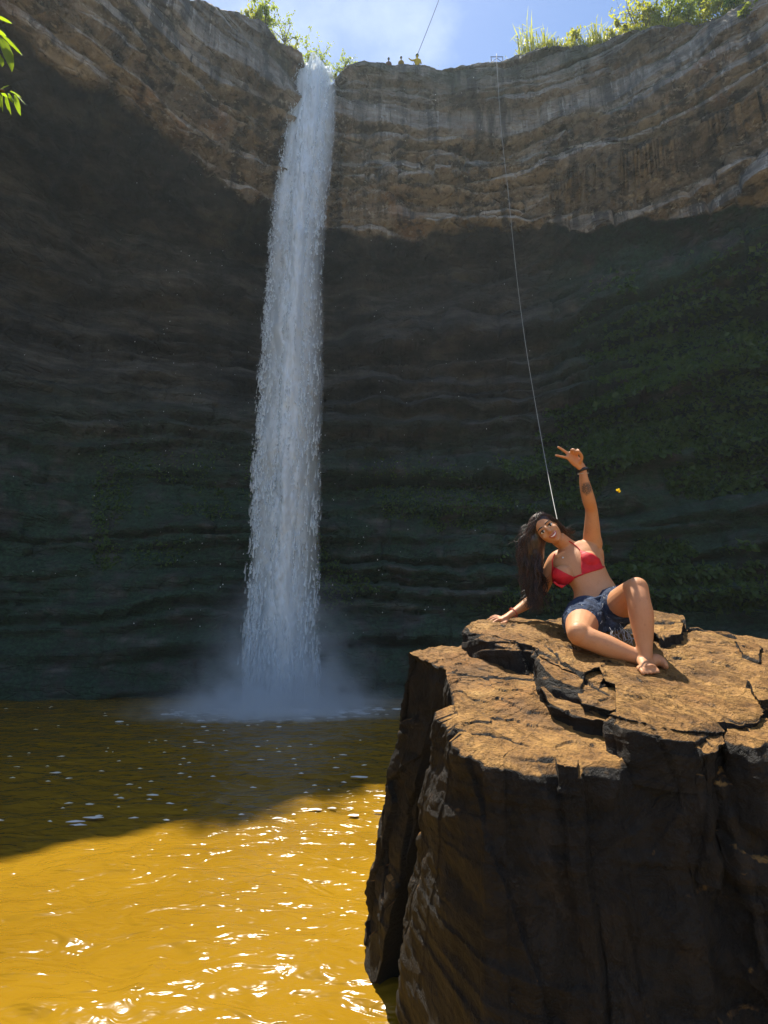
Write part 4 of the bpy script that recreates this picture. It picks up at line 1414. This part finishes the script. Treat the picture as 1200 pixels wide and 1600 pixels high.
    for cl_ in range(62):
        a = r.uniform(-0.95, 1.0)
        ex, d2, d3 = r.gauss(0, 0.95), r.gauss(0, 1), r.gauss(0, 1)
        dep = r.gauss(0, 1)
        yend = r.choice([905, 920, 932, 942, 948]) + r.gauss(0, 5)
        fq = r.uniform(14, 24); ph = r.random() * 6.28; amp_ = r.uniform(0.009, 0.019)
        for k in range(12):
            j = lambda sd: r.gauss(0, sd)
            st = hp(0.012 + 0.018 * r.gauss(0, 1), 0.055 - 0.11 * (a * 0.5 + 0.5) + j(0.006), 0.119 - 0.035 * a * a)
            mid = hp(-0.080 + j(0.005), 0.045 - 0.12 * (a * 0.5 + 0.5) + j(0.006), 0.055 + j(0.008))
            P = [st, mid, A(828 + 6 * ex + j(1.4), 848 + j(3), 3.27 + 0.045 * a + j(0.008)), A(830 + 9 * ex * 0.9 + j(1.8), 882 + j(3), 3.29 + 0.03 * dep + j(0.01)),
                 A(833 + 8 * d2 * 0.7 + 4 * ex + j(2), 912 + j(4), 3.30 + 0.03 * dep + j(0.01)), A(835 + 7 * d3 + 3 * ex + j(2.4), yend + j(4), 3.30 + 0.03 * dep + j(0.012))]
            lock(P, r.uniform(0.0014, 0.0034), amp_ * r.uniform(0.8, 1.2), k, 8, fq * r.uniform(0.96, 1.04), ph + j(0.35))
    for k in range(230):
        # parted over the other side of the brow, tucked behind the neck
        a = r.uniform(-0.9, 1.0)
        st = hp(0.012 + r.gauss(0, 0.008), 0.055 - 0.10 * (a * 0.5 + 0.5), 0.120 - 0.03 * a * a)
        mid = hp(0.062 + r.gauss(0, 0.004), 0.040 - 0.09 * (a * 0.5 + 0.5), 0.075 + r.gauss(0, 0.008))
        c1 = hp(0.079 + r.gauss(0, 0.005), 0.012 - 0.08 * (a * 0.5 + 0.5), 0.00 + r.gauss(0, 0.01))
        c2 = hp(0.066 + r.gauss(0, 0.01), -0.02 - 0.05 * (a * 0.5 + 0.5), -0.07)
        c3 = A(886 + r.gauss(0, 5), 842 + r.gauss(0, 5), 3.32)
        if r.random() < 0.35:
            c3 = A(893 + r.gauss(0, 4), 832 + r.gauss(0, 6), 3.32 + r.gauss(0, 0.02))
        lock([st, mid, c1, c2, c3], r.uniform(0.0012, 0.0028), r.uniform(0.003, 0.007), 1000 + k, 6)
    for k in range(90):
        # flyaway strands catching the sun
        a = r.uniform(-1, 1)
        st = hp(-0.04 + 0.06 * a, -0.02 + r.gauss(0, 0.04), 0.11 - 0.03 * abs(a))
        q = A(818 + r.gauss(0, 6), 840 + 100 * r.random(), 3.28 + r.gauss(0, 0.04))
        mid = st.lerp(q, 0.45) + Vector((-0.03 + r.gauss(0, 0.02), 0, 0.01))
        lock([st, mid, q], 0.0011, 0.012, 2000 + k, 9)
    tag(lk.build('locks', hm.m, hair), kind='stuff')
    # --- wristbands
    wb = MB()
    def band(c, axd, rad, w, mat, name, flat=0.8):
        axd = axd.normalized(); mb = MB()
        u = Vector((1, 0, 0)); u = (u - axd * u.dot(axd)).normalized(); v = axd.cross(u)
        n = 24
        vs, fs = [], []
        for q in (-1, 1):
            for rr in (rad, rad + 0.004):
                for i in range(n):
                    t = 2 * math.pi * i / n
                    vs.append(c + axd * (w * q / 2) + u * (rr * math.cos(t)) + v * (rr * flat * math.sin(t)))
        for i in range(n):
            j = (i + 1) % n
            fs += [(n + i, n + j, 3 * n + j, 3 * n + i), (i, 2 * n + i, 2 * n + j, j), (i, j, n + j, n + i), (2 * n + i, 3 * n + i, 3 * n + j, 2 * n + j)]
        mb.add(vs, fs)
        return mb.build(name, mat, body)
    ba = A(912, 745, 3.03) - wrist_l
    band(wrist_l + Vector((0, 0, -0.004)), Vector((0.25, -0.1, -1)), 0.0290, 0.020, simple('black_strap', (0.012, 0.012, 0.014), 0.5, 0.4), 'wristband')
    band(wrist_l + ba * 0.55, ba, 0.0300, 0.004, simple('pale_cord', (0.45, 0.40, 0.34), 0.6, 0.3), 'bracelet')
    bw = A(812, 951, 3.38) - wr
    band(wr + bw * 0.25, bw, 0.0310, 0.005, simple('red_cord', (0.45, 0.06, 0.04), 0.6, 0.3), 'bracelet', 0.85)
    return body
PERSON = build_person()

# ------------------------------------------------------------------ plants, people and rope along the cliff top
def leaf_quad(p, d, up, L, Wd):
    """one small folded leaf"""
    d = d.normalized(); s = d.cross(up)
    if s.length < 1e-4: s = d.orthogonal()
    s.normalize(); n = s.cross(d)
    return [p, p + d * L * 0.5 + s * Wd + n * Wd * 0.3, p + d * L, p + d * L * 0.5 - s * Wd + n * Wd * 0.3], [(0, 1, 2), (0, 2, 3)]

def rvec(r):
    while True:
        v = Vector((r.uniform(-1, 1), r.uniform(-1, 1), r.uniform(-1, 1)))
        if 0.05 < v.length < 1: return v.normalized()

def make_bush(name, label, cat, base, h, spread, seed, nbr, nleaf, leaf, mat, group=None, lean=(0, 0), sparse=False):
    r = random.Random(seed)
    root = thing(name, label, cat, base, group)
    wood, lv = MB(), MB()
    tips = []
    base = Vector(base)
    trunk = 0.35 if sparse else 0.15
    top = base + Vector((lean[0], lean[1], h * trunk))
    wood.tube([base - Vector((0, 0, 0.3)), base.lerp(top, 0.5) + Vector((r.gauss(0, .03), 0, 0)), top], [0.03 * h ** 0.5 + 0.01, 0.028 * h ** 0.5, 0.022 * h ** 0.5], 6)
    for k in range(nbr):
        an = r.random() * 6.283
        el = r.uniform(0.25, 1.3)
        d = Vector((math.cos(an) * math.cos(el) * spread, math.sin(an) * math.cos(el) * spread, math.sin(el) * h * (1 - trunk)))
        st = base.lerp(top, r.uniform(0.5, 1))
        e = st + d * r.uniform(0.65, 1.05) + Vector((lean[0], lean[1], 0)) * 0.6
        m = st.lerp(e, 0.5) + rvec(r) * 0.12 * h + Vector((0, 0, 0.05 * h))
        wood.tube([st, m, e], [0.014 * h ** 0.5, 0.009 * h ** 0.5, 0.003], 5, sub=2)
        tips += [m.lerp(e, t) for t in (0.2, 0.5, 0.8, 1.0)]
        for q in range(3):
            s2 = m.lerp(e, r.random()); e2 = s2 + (rvec(r) + Vector((0, 0, 0.3))) * 0.22 * h
            wood.tube([s2, e2], [0.005, 0.002], 4)
            tips += [s2.lerp(e2, 0.5), e2]
    for k in range(nleaf):
        c = r.choice(tips) + rvec(r) * r.uniform(0, 0.10 * h ** 0.7)
        d = rvec(r) + Vector((0, 0, -0.2))
        v, f = leaf_quad(c, d, rvec(r), leaf * r.uniform(0.6, 1.3), leaf * r.uniform(0.2, 0.35))
        lv.add(v, f)
    wood.build('stem', M_BARK, root)
    tag(lv.build('foliage', mat, root, False), kind='stuff')
    return root

def make_tuft(name, label, cat, base, h, spread, seed, n, wd, mat, group=None, arch=0.5):
    r = random.Random(seed)
    root = thing(name, label, cat, base, group)
    mb = MB(); base = Vector(base)
    for k in range(n):
        an = r.random() * 6.283
        b = base + Vector((r.gauss(0, spread * 0.25), r.gauss(0, spread * 0.25), -0.1))
        o = Vector((math.cos(an), math.sin(an), 0))
        hh = h * r.uniform(0.5, 1.1)
        pts = [b, b + o * spread * 0.15 * r.random() + Vector((0, 0, hh * 0.5)), b + o * spread * arch * 0.6 * r.random() + Vector((0, 0, hh * 0.85)), b + o * spread * arch * r.uniform(0.3, 1.2) + Vector((0, 0, hh * r.uniform(0.75, 1.0)))]
        s = Vector((-o.y, o.x, 0))
        w = [wd, wd, wd * 0.7, 0.002]
        vs = []
        for p, q in zip(pts, w): vs += [p - s * q, p + s * q]
        mb.add(vs, [(0, 1, 3, 2), (2, 3, 5, 4), (4, 5, 7, 6)])
    tag(mb.build('blades', mat, root, False), kind='stuff')
    return root

def brink(px, back=0.4, crest=False):
    """ground point on the cliff edge seen in direction px, a little back from the brink"""
    x, y, s, nx, ny, zt = CPATH
    # column of the cliff whose edge lies in that direction
    row = int(6 + 14 + 4)
    E = CV[row]
    d = E - np.array([0, 0, H])
    fw = d[:, 1] * CP + d[:, 2] * SP
    col = 600 + d[:, 0] / fw * 800
    ok = (E[:, 1] > 4) & (fw > 1)
    i = int(np.argmin(np.where(ok, np.abs(col - px), 1e9)))
    if crest:
        Q = CV[4:60, i]
        j = int(np.argmax((Q[:, 2] - H) / np.hypot(Q[:, 0], Q[:, 1]))) + 4
        return Vector(CV[j, i])
    X, Y = E[i, 0] + nx[i] * back, E[i, 1] + ny[i] * back
    return Vector((X, Y, ground_on_top(X, Y)))

G_BUSH = 'bushes along the cliff edge'
make_bush('bush', 'leafy bright green bush at the top of the left cliff slope', 'bush', brink(416, 0.14), 1.9, 0.8, 1, 12, 900, 0.14, M_LEAF, G_BUSH)
make_bush('bush', 'small yellow-green shrub hugging the steep edge above the left cliff', 'bush', brink(396, 0.07), 0.8, 0.45, 2, 8, 420, 0.11, M_GRASS, G_BUSH)
make_bush('bush', 'open feathery bush just left of the top of the waterfall', 'bush', brink(447, 0.23), 1.8, 0.8, 3, 12, 620, 0.11, M_LEAF, G_BUSH, sparse=True)
make_bush('tree', 'small airy tree standing right behind the top of the waterfall', 'tree', brink(490, 0.63) + Vector((0, 0, 0.05)), 2.5, 1.3, 4, 18, 1250, 0.13, M_LEAF, None, (0.1, 0), True)
make_bush('bush', 'low round bush at the foot of the small tree by the fall', 'bush', brink(468, 0.45), 0.8, 0.6, 5, 9, 520, 0.10, M_GRASS, G_BUSH)
make_bush('bush', 'short sprigged bush on the brink right of the waterfall', 'bush', brink(538, 0.18), 1.25, 0.7, 6, 10, 480, 0.10, M_LEAF, G_BUSH, sparse=True)
make_bush('bush', 'tiny bush at the right-hand lip of the waterfall', 'bush', brink(524, 0.14), 0.5, 0.4, 7, 7, 260, 0.09, M_GRASS, G_BUSH)

make_tuft('reed_clump', 'tall spiky reed clump at the left end of the right-hand turf', 'reeds', brink(826, 0.23), 1.9, 0.9, 11, 70, 0.022, M_GRASS, 'reed clumps on the cliff top', 0.7)
make_tuft('reed_clump', 'short reed clump beside the tall spiky one on the cliff top', 'reeds', brink(856, 0.23), 1.15, 0.7, 12, 60, 0.020, M_GRASS, 'reed clumps on the cliff top', 0.6)
make_bush('bush', 'broad-leaved yellowish bush between two reed clumps on the cliff top', 'bush', brink(900, 0.20), 1.3, 0.45, 13, 9, 330, 0.16, M_GRASS, G_BUSH)
make_tuft('reed_clump', 'upright reed clump right of the broad-leaved yellowish bush', 'reeds', brink(930, 0.23), 1.5, 0.8, 14, 80, 0.020, M_GRASS, 'reed clumps on the cliff top', 0.5)
make_bush('tree', 'bare-branched yellowish tree with few leaves on the cliff top', 'tree', brink(996, 0.41), 2.6, 1.4, 15, 14, 420, 0.16, M_GRASS, None, (0, 0), True)
make_bush('tree', 'dense bright green tree beside the bare-branched yellowish one', 'tree', brink(1048, 0.45), 2.6, 1.0, 16, 16, 1300, 0.16, M_LEAF, None, (0, 0), True)
make_bush('tree', 'thin-trunked leafy tree leaning at the far right of the cliff top', 'tree', brink(1104, 0.41), 2.6, 1.0, 17, 14, 1000, 0.16, M_LEAF, None, (0, 0), True)
make_bush('bush', 'dark leafy bush overhanging the top right corner of the cliff', 'bush', brink(1160, 0.09), 1.0, 1.0, 18, 14, 1100, 0.13, M_LEAF_D, G_BUSH)
make_bush('bush', 'pale leafed bush hanging below the turf at the far right', 'bush', brink(1176, -0.25) + Vector((0, 0, -1.0)), 0.75, 0.55, 19, 10, 520, 0.12, M_LEAF, G_BUSH)

for k, (px, h_, lab, mt) in enumerate([(1016, 1.5, 'rounded yellow-green bush at the foot of the bare-branched tree', M_GRASS), (1074, 1.3, 'lush bush filling the gap between the two green trees', M_LEAF),
        (1132, 1.6, 'sunlit bush right of the thin-trunked tree', M_GRASS), (968, 0.8, 'small low bush left of the bare-branched tree', M_GRASS), (1150, 1.9, 'tall shaggy bush near the top right corner', M_LEAF)]):
    make_bush('bush', lab, 'bush', brink(px, 0.3), h_, 0.75, 50 + k, 11, 800, 0.14, mt, G_BUSH)
# turf along the edge: one sheet of blades nobody could count
def build_turf():
    r = random.Random(31)
    mb = MB()
    def blades(px, back, n, h, wd=0.02):
        b0 = brink(px, back)
        for k in range(n):
            b = b0 + Vector((r.gauss(0, 0.12), r.gauss(0, 0.15), -0.08))
            an = r.random() * 6.283
            o = Vector((math.cos(an), math.sin(an), 0)); s = Vector((-o.y, o.x, 0))
            hh = h * r.uniform(0.5, 1.3)
            mb.add([b - s * wd, b + s * wd, b + o * hh * 0.2 + Vector((0, 0, hh * 0.6)) + s * wd * 0.7, b + o * hh * 0.2 + Vector((0, 0, hh * 0.6)) - s * wd * 0.7, b + o * hh * 0.55 + Vector((0, 0, hh * 0.95))],
                   [(0, 1, 2, 3), (3, 2, 4)])
    for k in range(700):
        px = r.uniform(808, 1215)
        blades(px, r.uniform(-0.05, 0.6), 10, r.uniform(0.15, 0.42) if px > 830 else 0.14)
    for k in range(70):
        blades(r.uniform(375, 470), r.uniform(0, 0.3), 8, r.uniform(0.1, 0.3))
    for k in range(60):
        blades(r.uniform(520, 800), r.uniform(0.1, 0.7), 6, r.uniform(0.04, 0.10), 0.012)
    tag(mb.build('grass', M_GRASS, None, False), 'yellow-green grass fringing the edge of the cliff top', kind='stuff')
build_turf()

# low plants clinging to the damp wall
def build_wall_plants():
    r = random.Random(41)
    nr, nc, _ = CV.shape
    V, F = [], []
    dens = fbm(CV[:, :, 0] * 0.35 + CV[:, :, 1] * 0.2, CV[:, :, 2] * 0.35, 0, 4, 77)
    n = 0
    tries = 0
    while n < 42000 and tries < 500000:
        tries += 1
        i = r.randint(int(nr * 0.60), nr - 36); j = r.randint(int(nc * 0.2), nc - 40)
        p = CV[i, j]
        if p[2] < 0.4: continue
        px = p[0] / max(p[1], 1)
        right = min(1, max(0, (p[0] - 4.5) / 5))
        want = (0.5 + 0.5 * right) * (1 if p[2] < 8 + 7 * right else max(0, 1 - (p[2] - 8 - 7 * right) / 3))
        if r.random() > want or dens[i, j] < 0.02 - 0.12 * right: continue
        n += 1
        q = Vector(p) + Vector((r.gauss(0, 0.06), -0.03, r.gauss(0, 0.06)))
        d = Vector((r.gauss(0, 0.6), -0.5 + r.gauss(0, 0.3), -0.5 + r.gauss(0, 0.5)))
        L = r.uniform(0.07, 0.22) * (1 + 0.6 * right)
        v, f = leaf_quad(q, d, rvec(r), L, L * r.uniform(0.22, 0.4))
        k = len(V)
        V += [tuple(a) for a in v]; F += [tuple(a + k for a in b) for b in f]
    o = mesh_obj('undergrowth', V, F, M_LEAF_D, None, False)
    tag(o, 'low dark green plants clinging to the damp mossy cave wall', kind='stuff')
build_wall_plants()

# three tiny helmeted people looking over the brink
def cliff_person(px, label, reach, seed, hm):
    p = brink(px, 0.25, True)
    p = p - Vector((0, 0, 0.16))
    s = hm
    mb = MB()
    hip = p + Vector((0, 0.25, -0.05))
    ch = p + Vector((0, 0.02, 0.62 * s)); nk = p + Vector((0, -0.02, 0.78 * s)); hd = p + Vector((0, -0.05, 0.94 * s))
    mb.tube([hip, p + Vector((0, 0.12, 0.3 * s)), ch, nk], [0.15 * s, 0.15 * s, 0.19 * s, 0.07 * s], 12, [1, 0.75, 0.6, 0.9], (1, 0, 0), sub=3)
    mb.ell(hd, 0.085 * s, 0.10 * s, 0.115 * s)
    for sd in (-1, 1):
        sh = ch + Vector((0.19 * sd * s, 0, 0.06 * s))
        if reach and sd == -1:
            el, ha = sh + Vector((-0.22 * s, -0.05, -0.10 * s)), sh + Vector((-0.40 * s, -0.05, 0.10 * s))
        else:
            el, ha = sh + Vector((0.08 * sd * s, 0.02, -0.26 * s)), sh + Vector((-0.02 * sd * s, -0.16 * s, -0.40 * s))
        mb.tube([ch + Vector((0.1 * sd * s, 0, 0.08 * s)), sh, el, ha], [0.08 * s, 0.07 * s, 0.05 * s, 0.035 * s], 10, sub=3)
    for sd in (-1, 1):
        kn = hip + Vector((0.10 * sd, -0.05, 0.12)); mb.tube([hip + Vector((0.08 * sd, 0, 0)), kn, kn + Vector((0, 0.25, -0.15))], [0.09 * s, 0.07 * s, 0.05 * s], 8, sub=2)
    jac = simple('jacket_%d' % seed, (0.55, 0.42, 0.02) if reach else (0.30, 0.22, 0.04) if seed == 2 else (0.16, 0.10, 0.07), 0.7, 0.3)
    b = fuse('person', mb, jac, None, 0.022, 2)
    b.data.transform(Matrix.Translation(-p)); b.location = p
    tag(b, label, 'person', 'people on the cliff edge')
    hm_ = MB()
    hm_.ell(hd + Vector((0, 0.0, 0.035 * s)), 0.115 * s, 0.13 * s, 0.105 * s)
    hm_.build('helmet', simple('helmet_%d' % seed, (0.05, 0.07, 0.04) if seed != 3 else (0.06, 0.10, 0.03), 0.4, 0.5), b)
    return b
P1 = cliff_person(605, 'tiny person in brown peering over the cliff edge, nearest the waterfall', False, 1, 0.52)
P2 = cliff_person(625, 'tiny crouching person in ochre between the other two on the cliff edge', False, 2, 0.50)
P3 = cliff_person(651, 'tiny person in yellow jacket reaching for the rope on the cliff edge', True, 3, 0.72)

# ropes and the anchor frame
M_STEEL = simple('steel', (0.10, 0.10, 0.11), 0.45, 0.5)
def rope(name, pts, rad, mat, label, sub=8):
    mb = MB()
    mb.tube(pts, rad if hasattr(rad, '__len__') else [rad] * len(pts), 6, sub=sub)
    o = mb.build(name, mat)
    return tag(o, label, 'rope')
fr = brink(777, 0.05)
root = thing('anchor_frame', 'small grey metal anchor frame standing on the cliff edge above the hanging rope', 'metal frame', fr)
def bar(name, a, b, r_=0.018):
    mb = MB(); mb.tube([fr + Vector(a), fr + Vector(b)], r_, 6); return mb.build(name, M_STEEL, root)
bar('post', (-0.29, 0, -0.15), (-0.29, 0, 0.38)); bar('post', (0.29, 0, -0.15), (0.29, 0, 0.38))
bar('top_bar', (-0.31, 0, 0.36), (0.31, 0, 0.36)); bar('brace', (-0.27, 0.02, 0.04), (0.0, 0.02, 0.30), 0.014); bar('brace', (0.27, 0.02, 0.04), (0.0, 0.02, 0.30), 0.014)
bar('foot_bar', (-0.31, 0, 0.0), (0.31, 0, 0.0))
M_ROPE = simple('pale_rope', (0.38, 0.38, 0.36), 0.6, 0.3)
e0 = fr + Vector((0.0, -0.05, 0.30))
e1 = fr + Vector((0.0, -0.9, 0.02))
rp = [e0]
for (px, py, Y) in ((776, 92, fr.y - 0.8), (783, 200, fr.y - 1.6), (794, 300, fr.y - 2.6), (806, 420, fr.y - 3.8), (820, 530, fr.y - 5.2), (838, 640, fr.y - 6.8), (856, 740, fr.y - 8.4), (872, 818, 9.2), (895, 915, 7.4), (925, 1060, 5.2)):
    rp.append(at(px, py, Y))
rope('rope', rp, [0.009] * 6 + [0.008, 0.007, 0.006, 0.005, 0.0045], M_ROPE, 'long thin pale rope hanging from the anchor frame down behind the woman')
k0 = brink(640, 0.14) + Vector((0, 0, 0.1))
d0 = at(688, -6, k0.y - 2.5)
rope('rope', [k0, k0.lerp(d0, 0.5) + Vector((0, 0, -0.05)), d0, k0 + (d0 - k0) * 2.2 + Vector((0, 0, 0.3))], 0.013, M_STEEL, 'dark cable rising into the sky beside the yellow-jacketed person')

# ------------------------------------------------------------------ leafy branch of a tree on the left bank
def big_leaf(base, d, nrm, L, Wd, droop=0.25):
    d = d.normalized(); s = d.cross(nrm).normalized(); n = s.cross(d)
    V, F = [], []
    m = 7
    for i in range(m):
        t = i / (m - 1)
        w = Wd * (math.sin(math.pi * min(1, t * 0.93 + 0.05)) ** 0.75) * (1 - 0.25 * t)
        if i == m - 1: w = 0.0008
        c = base + d * L * t + Vector((0, 0, -droop * L * t * t)) + n * 0.0
        for q in (-1, -0.5, 0, 0.5, 1):
            wave = 0.10 * Wd * math.sin(t * 17 + q)
            V.append(c + s * (w * q) + n * (abs(q) * w * 0.35 + (wave if abs(q) == 1 else 0)))
    for i in range(m - 1):
        for q in range(4):
            F.append((i * 5 + q, i * 5 + q + 1, i * 5 + 6 + q, i * 5 + 5 + q))
    return V, F

def build_branch():
    tb = Vector((-7.0, 1.2, 0.9))
    root = thing('tree', 'sunlit broad green leaves of a tree branch reaching in at the upper left', 'tree', tb)
    w = MB()
    w.tube([tb - Vector((0, 0, 0.6)), tb + Vector((0.1, 0.1, 2.0)), tb + Vector((0.4, 0.3, 3.8)), tb + Vector((0.5, 0.4, 5.8)), tb + Vector((0.3, 0.6, 8.0))], [0.22, 0.18, 0.14, 0.10, 0.04], 12, sub=4)
    w.build('trunk', M_BARK, root)
    tips = {}
    for nm, (px, py, Y), st in (('a', (-4, 52, 2.45), tb + Vector((0.5, 0.4, 5.4))), ('b', (6, 142, 2.4), tb + Vector((0.4, 0.3, 3.9)))):
        e = at(px, py, Y)
        mb = MB()
        mb.tube([st, st.lerp(e, 0.5) + Vector((0, 0, 0.35)), e], [0.04, 0.022, 0.006], 8, sub=5)
        mb.build('branch', M_BARK, root)
        tips[nm] = (st, e)
    r = random.Random(6)
    def leaf(px, py, qx, qy, Y, wd, nrm=(0.2, -0.6, 0.8), dr=0.1):
        a = at(px, py, Y); b = at(qx, qy, Y + 0.03)
        V, F = big_leaf(a, b - a, Vector(nrm), (b - a).length, wd, dr)
        o = mesh_obj('leaf', V, F, M_BRIGHT, root)
        return o
    leaf(3, 60, 20, 108, 2.45, 0.036)
    leaf(2, 55, 35, 86, 2.5, 0.020, (0.3, 0.2, 0.9), 0.02)
    leaf(-6, 58, 5, 78, 2.4, 0.03)
    leaf(-8, 80, 4, 103, 2.42, 0.03)
    leaf(-8, 25, 19, 36, 2.5, 0.014, (0.2, 0.1, 0.9), 0.05)
    leaf(-10, 46, 10, 56, 2.5, 0.018, (0.2, 0.3, 0.9), 0.05)
    for q in [(2, 140, 15, 132, .010), (2, 146, 12, 152, .013), (4, 148, 5, 174, .014), (8, 150, 14, 172, .012), (12, 146, 26, 164, .016), (16, 143, 34, 152, .013), (24, 148, 33, 179, .022), (18, 142, 40, 162, .012),
              (0, 150, 2, 168, .014), (-6, 142, 4, 160, .016), (8, 146, 18, 178, .008), (14, 146, 20, 160, .012)]:
        leaf(q[0], q[1], q[2], q[3], 2.4 + r.uniform(-0.06, 0.06), q[4], (r.gauss(0, 0.3), -0.5, 0.8), 0.08)
    # leaves further along the branches, outside the picture
    for st, e in tips.values():
        for k in range(26):
            t = r.uniform(0.25, 0.93)
            p = st.lerp(e, t) + Vector((0, 0, 0.35 * math.sin(math.pi * t)))
            d = Vector((r.uniform(-0.6, 0.5), r.gauss(0, 0.7), r.uniform(-1, 0.3)))
            V, F = big_leaf(p, d, rvec(r), r.uniform(0.10, 0.2), r.uniform(0.018, 0.035))
            mesh_obj('leaf', V, F, M_BRIGHT, root)
build_branch()

# ------------------------------------------------------------------ a butterfly passing behind the woman's arm
def build_butterfly():
    c = at(966, 769, 3.6)
    root = thing('butterfly', 'small orange butterfly flying right of the raised arm', 'butterfly', c)
    body = MB()
    ax = Vector((0.6, -0.1, -0.75)).normalized()
    body.tube([c - ax * 0.018, c, c + ax * 0.02], [0.002, 0.0032, 0.0016], 8)
    body.build('body', simple('insect_dark', (0.03, 0.02, 0.015), 0.6, 0.3), root)
    wm = leaf_material('wing_orange', (0.55, 0.20, 0.01), (0.75, 0.40, 0.03), 0.5)
    for s, (du, L) in ((1, (0.3, 0.030)), (-1, (0.3, 0.030)), (1, (-0.6, 0.022)), (-1, (-0.6, 0.022))):
        sd = Vector((0.35 * s, -0.75, 0.55 * (1 if s > 0 else 0.6))).normalized()
        d = (sd - ax * du).normalized()
        V, F = big_leaf(c - ax * 0.004, d, ax.cross(d), L, 0.011, 0.0)
        mesh_obj('wing', V, F, wm, root)
build_butterfly()

# ------------------------------------------------------------------ air: one closed box of thin haze round everything
HAZE = True
def build_haze():
    bpy.context.view_layer.update()
    lo, hi = Vector((1e9,) * 3), Vector((-1e9,) * 3)
    for o in S.objects:
        if o.type != 'MESH': continue
        for c in o.bound_box:
            p = o.matrix_world @ Vector(c)
            for i in range(3):
                lo[i] = min(lo[i], p[i]); hi[i] = max(hi[i], p[i])
    lo -= Vector((2, 2, 1)); hi += Vector((2, 2, 0.5))
    mb = MB()
    c, d = (lo + hi) / 2, hi - lo
    mb.box(c, d.x, d.y, d.z)
    m, n, l, v = volume_material('haze_air', 0.0008, 0.35)
    v.inputs['Color'].default_value = (0.66, 0.85, 1.0, 1)
    o = mb.build('haze', m, None, False)
    tag(o, 'thin bluish haze of spray filling the gorge', kind='stuff')
if HAZE:
    build_haze()
